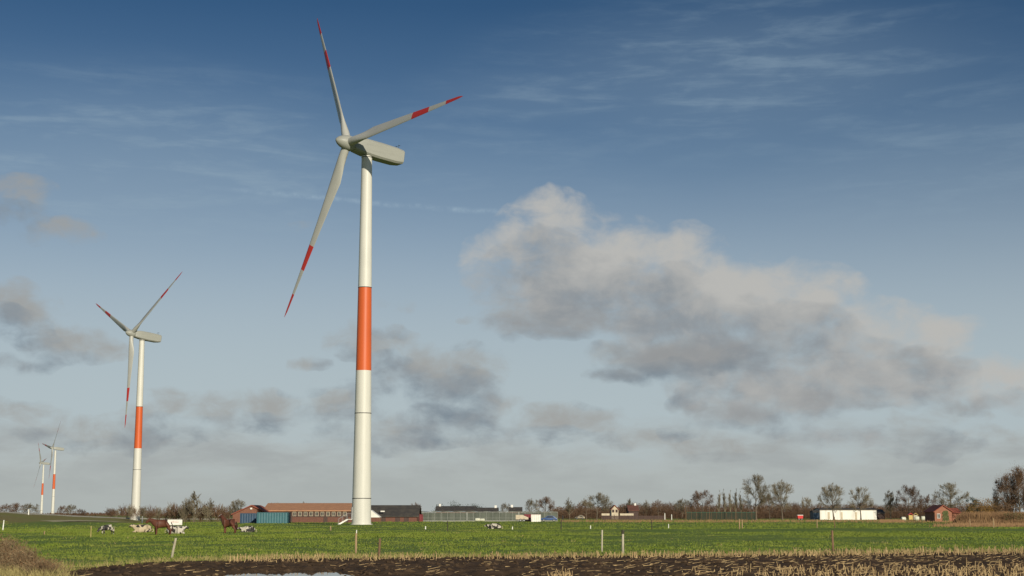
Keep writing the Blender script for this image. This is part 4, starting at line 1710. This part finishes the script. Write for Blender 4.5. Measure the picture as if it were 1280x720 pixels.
for px in np.linspace(136, 292, 30):
    top = 631 - 2.5 * sm(170, 240, px) + rng.uniform(-3.0, 2.5)
    if px < 150:
        top += 3
    Y = rng.uniform(505, 560)
    tree(px + rng.uniform(-2, 2), top, Y, ('shrub_a', 'shrub_b', 'shrub_c')[k % 3], bl, rng.uniform(12, 20), 'thicket bushes left of the barns')
    k += 1


def leafy(name, px, Y, w, top_py, m, label, cat, n, leaf=.16, base_py=None, shape='round', seed=1, stemm=None):
    """bush made of stems and many small leaf faces in clumps"""
    rng = random.Random(seed)
    p = place(px, Y)
    root = empty(name, (p.x, Y, p.z), 0, label, cat)
    H = hz(top_py, Y) - p.z
    Wd = w / 1872.0 * Y / 2
    cl = []
    for k in range(int(26 + n / 300)):
        for _ in range(20):
            u = Vector((rng.uniform(-1, 1), rng.uniform(-1, 1), rng.uniform(0.02, 1)))
            if shape == 'round' and (u.x ** 2 + u.y ** 2 + ((u.z - .42) / .6) ** 2) < 1:
                break
            if shape == 'cone' and math.hypot(u.x, u.y) < 1.05 - u.z:
                break
        cl.append((Vector((u.x * Wd, u.y * Wd, u.z * H)), rng.uniform(.16, .34) * min(Wd, H)))
    f = MB()
    for k in range(n):
        c, r_ = rng.choice(cl)
        q = c + Vector((rng.gauss(0, 1), rng.gauss(0, 1), rng.gauss(0, .8))) * r_ * .6
        if q.z < 0.02:
            continue
        a, b = Vector((rng.gauss(0, 1), rng.gauss(0, 1), rng.gauss(0, 1))).normalized(), Vector((rng.gauss(0, 1), rng.gauss(0, 1), rng.gauss(0, 1))).normalized()
        s_ = leaf * rng.uniform(.6, 1.4)
        f.add([q, q + a * s_, q + (a * .6 + b * .7) * s_], [(0, 1, 2)])
    f.build('foliage', m, root)
    st = MB()
    for c, r_ in cl:
        b0 = Vector((c.x * .12, c.y * .12, -.1))
        mid = b0.lerp(c, .55) + Vector((0, 0, .12 * H))
        st.tube(b0, mid, .05, .03, 5, caps=False)
        st.tube(mid, c, .03, .012, 4, caps=False)
    st.build('stem', stemm or M['bark'], root)
    return root


# great dark tree with a few brown leaves at the right edge
gt = tree(1275, 581, 300, 'round_c', 'great dark brown tree at the right picture edge', 52, GT)
gt2 = tree(1262, 590, 306, 'broad_b', 'lower dense tree joined to the left side of the great dark tree', 30, GT)
for (root, seed, n) in ((gt, 5, 6000), (gt2, 6, 3000)):
    rng = random.Random(seed)
    me = [c for c in root.children if c.name.startswith('crown')][0].data
    vsx = me.vertices
    f = MB()
    for k in range(n):
        q = vsx[rng.randrange(len(vsx))].co.copy()
        if q.z < 2.5:
            continue
        q += Vector((rng.gauss(0, .7), rng.gauss(0, .7), rng.gauss(0, .7)))
        a, b = [Vector((rng.gauss(0, 1), rng.gauss(0, 1), rng.gauss(0, 1))).normalized() * .15 for _ in range(2)]
        f.add([q, q + a, q + b], [(0, 1, 2)])
    f.build('foliage', M['leaf_brown'], root)
tree(1266, 599, 309, 'shrub_b', 'tall brown bush filling the foot of the great dark tree', 30)
tree(1287, 602, 306, 'shrub_a', 'tall brown bush right of the great dark trunk, cut by the picture edge', 34)
leafy('bush', 1228, 372, 40, 625.5, M['leaf_orange'], 'rounded orange and ochre bush behind the reed hedge', 'bush', 7000, .22, seed=2)
leafy('bush', 1252, 345, 26, 628, M['leaf_brown'], 'brown leafy bush at the foot of the great dark tree', 'bush', 4000, .2, seed=12)
leafy('conifer', 1215, 420, 17, 620.5, M['conifer'], 'dark green rounded conifer left of the orange bush', 'tree', 5000, .22, seed=3)
leafy('conifer', 567, 560, 44, 629.5, M['conifer'], 'dark conifer clump behind the long roof by the greenhouse', 'tree', 6000, .3, seed=4)
leafy('conifer', 592, 575, 30, 632.5, M['conifer'], 'low dark conifer at the right of the conifer clump behind the greenhouse', 'tree', 4000, .3, seed=8)
leafy('conifer', 302, 425, 12, 627.5, M['conifer'], 'small dark conifer beside the gabled red barn', 'tree', 1800, .2, 'round', seed=9)

# distant wood: one dark mass of stems and twigs behind the single trees
rng = random.Random(21)
wd = MB()
for k in range(6000):
    px = rng.uniform(690, 1262)
    Y = rng.uniform(590, 690)
    x = wx(px, Y)
    top = 629.5 + 3.0 * mnoise.noise((px * .045, 2.0, 0)) + 1.6 * mnoise.noise((px * .16, 5.0, 0))
    if px < 800:
        top += 3.5 * sm(800, 720, px)
    H = (hz(top, Y)) * rng.uniform(.55, 1.03)
    q = Vector((x, Y, -.2))
    r_ = rng.uniform(.04, .12)
    t1 = q + Vector((rng.gauss(0, .3), rng.gauss(0, .3), H * .6))
    wd.tube(q, t1, r_, r_ * .6, 3, caps=False)
    t2 = t1 + Vector((rng.gauss(0, .5), rng.gauss(0, .4), H * .4))
    wd.tube(t1, t2, r_ * .6, .02, 3, caps=False)
    for j in range(7):
        b0 = t1.lerp(t2, rng.random()) if j > 2 else q.lerp(t1, rng.uniform(.15, 1))
        wd.tube(b0, b0 + Vector((rng.gauss(0, .7), rng.gauss(0, .5), rng.uniform(.2, 1.1))), .05, .015, 3, caps=False)
o = wd.build('distant_wood', M['twig_brown'])
tag(o, 'low dark brown wood in the distance behind the single bare trees', 'wood', kind='stuff')
# far horizon wood all along
wd = MB()
for k in range(3600):
    px = rng.uniform(-150, 1500)
    Y = rng.uniform(1450, 1540)
    x = wx(px, Y)
    top = 640.0 - 1.5 * sm(500, 700, px) + 1.2 * mnoise.noise((px * .03, 2.0, 7)) + .8 * mnoise.noise((px * .12, 5.0, 7))
    H = max(1.0, hz(top, Y) * rng.uniform(.7, 1.05))
    q = Vector((x, Y, -.2))
    for j in range(3):
        b0 = q + Vector((rng.gauss(0, .8), rng.gauss(0, .8), 0))
        wd.tube(b0, b0 + Vector((rng.gauss(0, .8), 0, H * rng.uniform(.6, 1))), .5, .12, 3, caps=False)
o = wd.build('horizon_wood', M['twig_brown'])
tag(o, 'thin line of woodland along the far horizon', 'wood', kind='stuff')

# ------------------------------------------------------------------ reed hedge on the right
rng = random.Random(31)
root = empty('reed_hedge', (wx(1240, 250), 250, 0), 0, 'long brown hedge of dry reeds in front of the orange bush at right', 'hedge')
rd = MB()
for k in range(15000):
    px = rng.uniform(1188, 1330)
    Y = rng.uniform(246, 262)
    x = wx(px, Y) - root.location.x
    H = (hz(638.8 + 1.2 * mnoise.noise((px * .1, 0, 0)), Y)) * sm(1183, 1206, px) * rng.uniform(.55, 1.04)
    if Y < 249:
        H *= rng.uniform(.3, .6)
    w_ = rng.uniform(.02, .05)
    lx = rng.gauss(0, .12) * H
    y_ = Y - 250
    rd.add([(x - w_, y_, -.1), (x + w_, y_, -.1), (x + lx + w_ * .4, y_ + rng.gauss(0, .1), H), (x + lx * .5 - w_, y_, H * .5)], [(0, 1, 2, 3)])
rd.build('reeds', M['reed'], root)
hb = MB()
for k in range(5200):
    px = rng.uniform(1255, 1330)
    Y = rng.uniform(247, 258)
    x = wx(px, Y) - root.location.x
    z = rng.uniform(.3, 2.1)
    a, b = [Vector((rng.gauss(0, 1), rng.gauss(0, 1), rng.gauss(0, 1))).normalized() * .16 for _ in range(2)]
    q = Vector((x, Y - 250, z))
    hb.add([q, q + a, q + b], [(0, 1, 2)])
hb.build('bramble', mat('olive_bramble_leaves', (0.10, 0.095, 0.035), (0.06, 0.06, 0.025), .8, .8), root)
# rough dry grass at the foot of the far edge
rg_ = MB()
for k in range(13000):
    px = rng.uniform(1100, 1330) if k % 3 else rng.uniform(700, 1330)
    Y = rng.uniform(225, 262) if px > 1130 and k % 3 else rng.uniform(330, 440)
    if Y < 300 and (px < 1160 or rng.random() > sm(1160, 1215, px) * (.35 + .65 * sm(246, 232, Y))):
        continue
    x = wx(px, Y)
    H = rng.uniform(.25, .75) * (1.0 if Y < 300 else .8)
    w_ = .05
    z0 = gz(x, Y)
    rg_.add([(x - w_, Y, z0), (x + w_, Y, z0), (x + rng.gauss(0, .15), Y + rng.gauss(0, .1), z0 + H)], [(0, 1, 2)])
o = rg_.build('rough_grass', M['reed'])
tag(o, 'pale rough grass along the far edge of the meadow', 'grass', kind='stuff')

# ------------------------------------------------------------------ fences and posts
def green_fence():
    Y = 470
    x0, x1 = wx(858, Y), wx(946, Y)
    root = empty('fence', ((x0 + x1) / 2, Y, gz((x0 + x1) / 2, Y)), 0, 'long low green mesh fence in front of the trees at middle right', 'fence')
    L = (x1 - x0) / 2
    H = hz(640.0, Y) - root.location.z
    g = MB()
    n = 60
    for k in range(n):
        xa, xb = -L + 2 * L * k / n, -L + 2 * L * (k + 1) / n
        g.box((xa + .02, -.02, .1 if k % 2 else .16), (xb - .02, .02, H))
    for zz in (.5, 1.0):
        g.box((-L, -.015, zz), (L, .015, zz + .05))
    g.build('mesh_panel', M['net_dark'], root)
    g = MB()
    g.box((-L, -.045, H - .24), (L, -.022, H))
    g.build('top_rail', M['net_green'], root)
    for k in range(15):
        p_ = MB()
        x = -L + 2 * L * k / 14
        p_.tube((x, -.07, -.2), (x, -.07, H + .1), .05, .05, 6)
        p_.build('post', M['post_brown'], root)


green_fence()


def rail_fence():
    Y = 468
    x0, x1 = wx(752, Y), wx(832, Y)
    root = empty('fence', ((x0 + x1) / 2, Y, gz((x0 + x1) / 2, Y)), 0, 'brown boarded fence with cream top panels before the cream gabled house', 'fence')
    L = (x1 - x0) / 2
    bz = root.location.z
    g = MB()
    n = 100
    for k in range(n):
        xa, xb = -L + 2 * L * k / n, -L + 2 * L * (k + 1) / n
        g.box((xa + .015, -.02, .1), (xb - .015, .02, hz(644.6, Y) - bz))
    g.build('boards', M['wood_dark'], root)
    g = MB()
    for (a, b) in ((752, 762), (775, 792)):
        g.box((wx(a, Y) - root.location.x, -.06, hz(644.4, Y) - bz), (wx(b, Y) - root.location.x, .0, hz(641.8, Y) - bz))
    g.build('top_panel', M['cream'], root)
    for k in range(11):
        p_ = MB()
        x = -L + 2 * L * k / 10
        p_.tube((x, .07, -.2), (x, .07, 1.7), .07, .07, 6)
        p_.build('post', M['post_brown'], root)


rail_fence()


def post(px, base_py, top_py, m, label, r=0.05, lean=0.0, Y=None, name='fence_post', cat='post', cap=None, group='posts standing in the meadow'):
    if Y is None:
        Y = EYE * 1893.0 / (base_py - 642.0)
    p = place(px, Y)
    H = hz(top_py, Y) - p.z
    root = empty(name, (p.x, Y, p.z), 0, label, cat, group)
    b = MB()
    n = 9
    rng = random.Random(int(px * 7))
    rings = []
    for k in range(5):
        z = -.25 + (H + .25) * k / 4
        q = (lean * max(0, z), rng.gauss(0, .008), z)
        rr_ = r * (1.08 - .12 * k / 4)
        rings.append([(q[0] + rr_ * math.cos(2 * math.pi * i / n) * rng.uniform(.9, 1.08), q[1] + rr_ * math.sin(2 * math.pi * i / n) * rng.uniform(.9, 1.08), z) for i in range(n)])
    b.rings(rings)
    b.build('shaft', m, root, smooth=False)
    if cap is not None:
        c = MB()
        c.tube((lean * H * .86 - .0, 0, H * .86), (lean * H, 0, H + .01), r * 1.25, r * 1.2, 9)
        c.build('cap', cap, root)
    # insulator and a stub of wire clip
    i_ = MB()
    i_.tube((lean * H * .75 - r, -.0, H * .75), (lean * H * .75 - r - .07, -.03, H * .76), .02, .02, 6)
    i_.build('insulator', M['dark_metal'], root)
    return root


post(216.5, 697.5, 672.5, M['post_pale'], 'pale leaning post nearest to the muddy edge, below the chestnut horse', .055, .17)
post(445.5, 692.0, 666.5, M['post_tan'], 'straight tan post in the meadow just below the largest turbine', .055)
post(474, 697.5, 673.0, M['post_brown'], 'short brown leaning post right of the straight tan post below the largest turbine', .055, .06)
post(752, 690.0, 662.5, M['post_pale'], 'thin pale post, the left one of a pair near the stubble', .045, .02)
post(778, 693.5, 663.0, M['post_pale'], 'thicker pale post with dark top, the right one of a pair near the stubble', .062, .01, cap=M['post_dark'])
post(1040, 691.0, 663.0, M['post_brown'], 'rusty brown post near the right hand stubble', .06, -.02)
post(701.5, 662.5, 649.5, M['post_dark'], 'thin dark post in the far meadow between the lone cow and the broad tree', .06)
post(814.5, 662.5, 650.0, M['post_dark'], 'thin dark post in the far meadow below the little tufted trees', .06)
post(559.5, 665.0, 651.0, M['post_dark'], 'thin dark post in the meadow left of the lone cow', .05)
post(532, 662.5, 657.8, M['post_white'], 'short white marker left of the lone cow', .07)
post(640.5, 662.0, 658.2, M['post_white'], 'short white marker right of the lone cow', .07)
post(738, 661.5, 656.8, M['post_white'], 'short white marker between the two thin dark posts', .06)
post(835.5, 660.5, 655.0, M['post_white'], 'short pale marker right of the thin dark posts', .06)
post(413.5, 664.0, 657.5, M['post_tan'], 'short tan stake in the meadow left of the largest tower foot', .08)
post(446, 667.5, 662.5, M['post_white'], 'tiny pale stake straight below the largest tower foot', .05)
post(4.5, 662.5, 650.0, M['post_white'], 'white leaning post at the far left below the road bank', .07, .05)
post(56.5, 668.5, 664.0, M['post_tan'], 'short tan stake at the left in front of the bank', .06)
post(114.5, 671.5, 657.5, M['drygrass'], 'slim straw coloured stake left of the standing young cow', .05)
post(924, 662.0, 648.5, M['post_tan'], 'left stake of a close pair in the meadow below the poplars', .07)
post(927.5, 661.0, 649.5, M['post_tan'], 'right stake of a close pair in the meadow below the poplars', .07)
post(1043, 660.0, 646.0, M['post_brown'], 'thin brown pole in the meadow in front of the white shed', .06)
post(1021, 660.5, 649.0, M['post_tan'], 'tan stake in rough grass left of the thin brown pole', .06)
post(1241.5, 659.5, 647.8, M['post_tan'], 'stout tan post standing against the reed hedge at right', .10)
post(1212, 659.0, 648.5, M['post_tan'], 'thin tan post at the left end of the reed hedge', .06)
post(35.5, 643.5, 636.5, M['post_white'], 'white marker post beside the road on top of the bank', .13, Y=345, name='road_post', group='white posts by the road')
post(178, 649.5, 645.5, M['post_white'], 'small white marker right beside the medium turbine foot', .16, Y=470, name='road_post', group='white posts by the road')
post(703.5, 650.5, 644.3, M['dark_metal'], 'dark stout post just right of the greenhouse', .13, Y=420)
post(831, 650.5, 641.5, M['post_white'], 'white gate post by the brown boarded fence', .13, Y=462)
post(839.5, 650.5, 643.0, M['post_white'], 'shorter white gate post left of the green fence', .13, Y=462)
# tall bare poles by the green fence
for (px, ty, lab) in ((857, 630, 'tall thin pole at the left end of the green fence'), (887, 632, 'tall thin pole in the middle of the green fence'), (919.5, 631, 'tall thin pole near the right end of the green fence')):
    post(px, 650, ty, M['post_brown'], lab, .07, Y=464, name='pole', cat='pole', group='thin poles by the green fence')

# white wrapped bales and little hutches on the right
BL = [(1129, 645.8, 1.0, 'white wrapped bale at the left end of the bale group'), (1146, 644.6, 1.15, 'white wrapped bale lying under the little yellow hutch'), (1154, 643.8, 1.2, 'largest white wrapped bale in the middle of the group'),
      (1160.5, 645.5, 1.0, 'white wrapped bale second from the ivy house'), (1165.5, 646.0, .95, 'white wrapped bale closest to the ivy house')]
BL += [(597, 0, .8, 'left one of two small white lumps in front of the greenhouse'), (603, 0, .7, 'right one of two small white lumps in front of the greenhouse')]  # low unidentified white objects, built with the bale shape as stand-in
for (px, ty, s_, lab) in BL:
    BY = 420 if px > 800 else 385
    p = place(px, BY)
    b = MB()
    n = 20
    r_ = .55 * s_
    prof = [(r_ * .2, -.62), (r_ * .85, -.6), (r_, -.48), (r_, .48), (r_ * .85, .6), (r_ * .2, .62)]
    b.rings([[(y, q * math.cos(2 * math.pi * i / n), r_ + q * math.sin(2 * math.pi * i / n)) for i in range(n)] for (q, y) in prof])
    o = b.build('bale', M['bale'], smooth=True, loc=(p.x, BY, p.z))
    o.rotation_euler = (0, 0, random.uniform(-.3, .3))
    tag(o, lab, 'bale', 'white wrapped bales')
for (px, m_, r_m, lab) in ((1138.5, 'yellow', 'red_car', 'little hutch with red roof left of the yellow one'), (1144.5, 'cream', 'yellow', 'little cream hutch with yellow roof right of the red roofed one')):
    Y = 425
    p = place(px, Y)
    root = empty('hutch', (p.x, Y, p.z), 0, lab, 'hutch', 'little coloured hutches')
    b = MB()
    b.box((-.55, 0, .3), (.55, 1.2, 1.55))
    b.build('body', M[m_], root)
    b = MB()
    b.prism([(-.75, 1.5), (0, 2.05), (.75, 1.5), (.75, 1.62), (0, 2.2), (-.75, 1.62)], -.15, 1.35)
    fix_normals(b.build('roof', M[r_m], root))
    for sx in (-.5, .5):
        for yy in (.05, 1.15):
            q = MB()
            q.tube((sx, yy, -.1), (sx, yy, .3), .04, .04, 6)
            q.build('leg', M['post_brown'], root)

# ------------------------------------------------------------------ near plants: grass, straw, weeds
rng = random.Random(41)


def blades(mb, x, y, z, n, h, w, spread, lean):
    for _ in range(n):
        bx, by = x + rng.gauss(0, spread), y + rng.gauss(0, spread)
        hh_ = h * rng.uniform(.6, 1.3)
        lx, ly = rng.gauss(0, lean) * hh_, rng.gauss(0, lean) * hh_
        a = rng.uniform(0, math.pi)
        wx_, wy_ = w * math.cos(a), w * math.sin(a)
        mb.add([(bx - wx_, by - wy_, z), (bx + wx_, by + wy_, z), (bx + lx, by + ly, z + hh_)], [(0, 1, 2)])


g = MB()
cnt = 0
while cnt < 62000:
    y = 54 * (200 / 54) ** rng.random() if cnt % 2 else 1.0 / rng.uniform(1 / 520.0, 1 / 130.0)
    x = rng.uniform(-.40, .40) * y
    if y < edge_y(x) + .4 and x > -16.5:
        continue
    den = .5 + mnoise.noise((x * .25, y * .12, 3)) + .6 * mnoise.noise((x * .9, y * .5, 6))
    if rng.random() > den + .25:
        continue
    if y > 250 and bank_h(x, y) > .15:
        cnt += 1
        continue
    blades(g, x, y, gz(x, y) - .02, 4, .075 * (1 + y / 300), .012 * (1 + y / 70), .12 + y / 900, .5)
    cnt += 1
o = g.build('grass', M['tuft'])
tag(o, 'short green meadow grass', 'grass', kind='stuff')

g = MB()
for k in range(2600):
    # dry fringe along the mud edge, thicker at left
    x = rng.uniform(-17, 34)
    e = edge_y(x)
    if rng.random() < .45 + .4 * sm(-2, -12, x):
        y = e + abs(rng.gauss(0, 1.2 + 1.6 * sm(0, -12, x))) - .2
        blades(g, x, y, gz(x, y) - .02, 6, rng.uniform(.12, .26), .016, .10, .45)
for k in range(70):
    px = rng.uniform(-60, 1330)
    y = rng.uniform(75, 175)
    x = wx(px, y)
    if y < edge_y(x) + 3:
        continue
    blades(g, x, y, gz(x, y) - .02, 9, rng.uniform(.10, .2), .02 + y * .0001, .28, .6)
for k in range(900):
    y = rng.uniform(43, 56)
    x = rng.uniform(-20.5, -13.4) - .25 * (y - 48) * .5
    if x > -16.0 + .9 * mnoise.noise((y * .5, 1, 1)) + max(0, 49.5 - y) * .75:
        continue
    blades(g, x, y, -.05, 10, rng.uniform(.2, .42), .014, .16, .55)
o = g.build('dry_grass', M['drygrass'])
tag(o, 'dry yellow grass fringe beside the mud', 'grass', kind='stuff')

# maize stubble
g = MB()


def stalk(x, y, z, h, lean, r=.015):
    a = rng.uniform(0, 6.28)
    d = Vector((math.cos(a) * lean, math.sin(a) * lean * .6, 1)).normalized()
    q = Vector((x, y, z - .06))
    t = q + d * (h + .06)
    g.tube(q, t, r, r * .9, 5)
    if rng.random() < .5:
        m_ = q.lerp(t, rng.uniform(.5, .9))
        g.tube(m_, m_ + Vector((rng.gauss(0, .12), rng.gauss(0, .08), rng.uniform(-.16, .03))), .012, .003, 3, caps=False)


def on_mud(x, y):
    e = edge_y(x) + .35
    z = mud_z(x, y)
    rim = sm(1.0, 0.0, e - y)
    return z * (1 - rim) + rim * .02


for x in np.arange(-12.0, 34.0, .07):
    e = edge_y(x)
    pxx = 640 + x / e * 1872
    dens = .95 if pxx < 440 else (.85 if pxx < 800 else 1.0)
    clump = mnoise.noise((x * .9, 0, 3.3))
    if clump < -.28:
        dens *= .35
    for row in range(3):
        if rng.random() < dens * (1.0, .75, .5)[row]:
            y = e - .1 - row * .65 + rng.gauss(0, .14)
            xx = x + rng.gauss(0, .05)
            h = rng.uniform(.16, .34) * (1 + .25 * sm(900, 1200, pxx)) if rng.random() < .8 else rng.uniform(.06, .14)
            stalk(xx, y, on_mud(xx, y), h, rng.choice((.08, .15, .3, .8)), rng.uniform(.012, .019))
# standing rows nearer the camera at the right
for row in range(16):
    yb = 57.5 - row * .75
    for x in np.arange(6.0, 26.0, .10):
        y = yb + .29 * (x - 16) + rng.gauss(0, .12)
        if y < 41 or y > edge_y(x) - 8.5:
            continue
        pxx = 640 + x / y * 1872
        dens = .40 * sm(890, 990, pxx) + .07
        if mnoise.noise((x * .6, row * 1.7, 1.0)) < -.18:
            dens *= .3
        if row < 1:
            dens *= .55
        if rng.random() < dens:
            stalk(x, y, on_mud(x, y), rng.uniform(.10, .33), rng.choice((.08, .25, .5, 1.1)), rng.uniform(.010, .017))
# little stand in the middle foreground
for k in range(42):
    y = rng.uniform(46.5, 50.5)
    x = wx(rng.gauss(705, 11), y)
    stalk(x, y, on_mud(x, y), rng.uniform(.16, .32), rng.choice((.1, .2, .5)))
# flattened stalks and leaves on the mud
for k in range(5200):
    y = rng.uniform(44, 76)
    x = rng.uniform(-15, 29)
    if y > edge_y(x) - .8:
        continue
    pxx = 640 + x / y * 1872
    if rng.random() > .22 + .65 * sm(480, 1000, pxx):
        continue
    z = on_mud(x, y)
    if z < -.21:
        continue
    a = rng.gauss(0.3, .7)
    l = rng.uniform(.12, .5)
    d = Vector((math.cos(a), math.sin(a), rng.gauss(0.05, .12))) * l
    q = Vector((x, y, z + .02))
    g.tube(q, q + d, rng.uniform(.008, .017), .006, 4)
o = g.build('maize_stubble', M['straw'])
tag(o, 'pale cut maize stalks standing and lying in the mud', 'stubble', kind='stuff')

# clods
rng = random.Random(55)
g = MB()
for k in range(2600):
    y = rng.uniform(44, 72)
    x = rng.uniform(-15.5, 28)
    if y > edge_y(x) - .3:
        continue
    z = on_mud(x, y)
    r_ = abs(rng.gauss(.05, .035)) + .02
    vsx = []
    for (ax, ay, az_) in ((1, 0, 0), (-1, 0, 0), (0, 1, 0), (0, -1, 0), (0, 0, 1), (0, 0, -1)):
        s_ = r_ * rng.uniform(.7, 1.4)
        vsx.append((x + ax * s_ * 1.4 + rng.gauss(0, r_ * .2), y + ay * s_ + rng.gauss(0, r_ * .2), z + az_ * s_ * .8 + .01))
    g.add(vsx, [(0, 2, 4), (2, 1, 4), (1, 3, 4), (3, 0, 4), (2, 0, 5), (1, 2, 5), (3, 1, 5), (0, 3, 5)])
o = g.build('clods', M['mud'])
tag(o, 'dark clods of earth on the mud', 'earth', kind='stuff')

# dry weed thickets at the left corner: three plants
rng = random.Random(77)
for (px, Y, H, W_, n, lab) in ((6, 53, 1.25, .95, 520, 'tallest brown dry weed bush at the left picture edge'), (30, 51.5, .85, .75, 380, 'middle sized brown weed bush right of the tallest one at left'),
                               (-25, 52, 1.1, .9, 300, 'brown weed bush cut off by the left picture edge'), (52, 50, .5, .7, 260, 'lowest weed bush of the left corner, next to the mud')):
    p = place(px, Y)
    root = empty('weed_bush', (p.x, Y, -.05), 0, lab, 'bush', 'dry weeds in the left corner')
    st, hd = MB(), MB()
    for k in range(n):
        a = rng.uniform(0, 6.28)
        q = Vector((rng.gauss(0, W_ * .32), rng.gauss(0, W_ * .32), 0))
        h_ = H * rng.uniform(.45, 1.05) * (1 - .25 * min(1, q.length / W_))
        t = q + Vector((q.x * .5 + rng.gauss(0, .1), q.y * .5 + rng.gauss(0, .1), h_))
        m_ = q.lerp(t, .55) + Vector((rng.gauss(0, .03), rng.gauss(0, .03), 0))
        st.tube(q, m_, .009, .007, 3, caps=False)
        st.tube(m_, t, .007, .004, 3, caps=False)
        for j in range(3):
            b0 = m_.lerp(t, rng.random())
            e_ = b0 + Vector((rng.gauss(0, .1), rng.gauss(0, .1), rng.uniform(.05, .16)))
            st.tube(b0, e_, .005, .003, 3, caps=False)
            hd.add([e_, e_ + Vector((rng.gauss(0, .03), rng.gauss(0, .03), .03)), e_ + Vector((rng.gauss(0, .03), .01, -.03))], [(0, 1, 2)])
    st.build('stems', M['weed'], root)
    hd.build('seed_heads', M['leaf_brown'], root)
# darker tussocks in the meadow
for (px, py, lab) in ((89, 668.5, 'dark grass tussock at the left of the meadow'), (395, 663, 'dark weedy tussock left of the largest tower foot'), (262, 668.5, 'dark green tussock below the horse with white face'), (1262, 655, 'dark tussock at right near the reed hedge')):
    Y = EYE * 1893.0 / (py - 642.0)
    p = place(px, Y)
    g = MB()
    blades(g, 0, 0, -.03, 260, .32, .02, .38, .5)
    o = g.build('tussock', M['tuft'], loc=(p.x, Y, p.z))
    tag(o, lab, 'grass tussock', 'tussocks in the meadow')
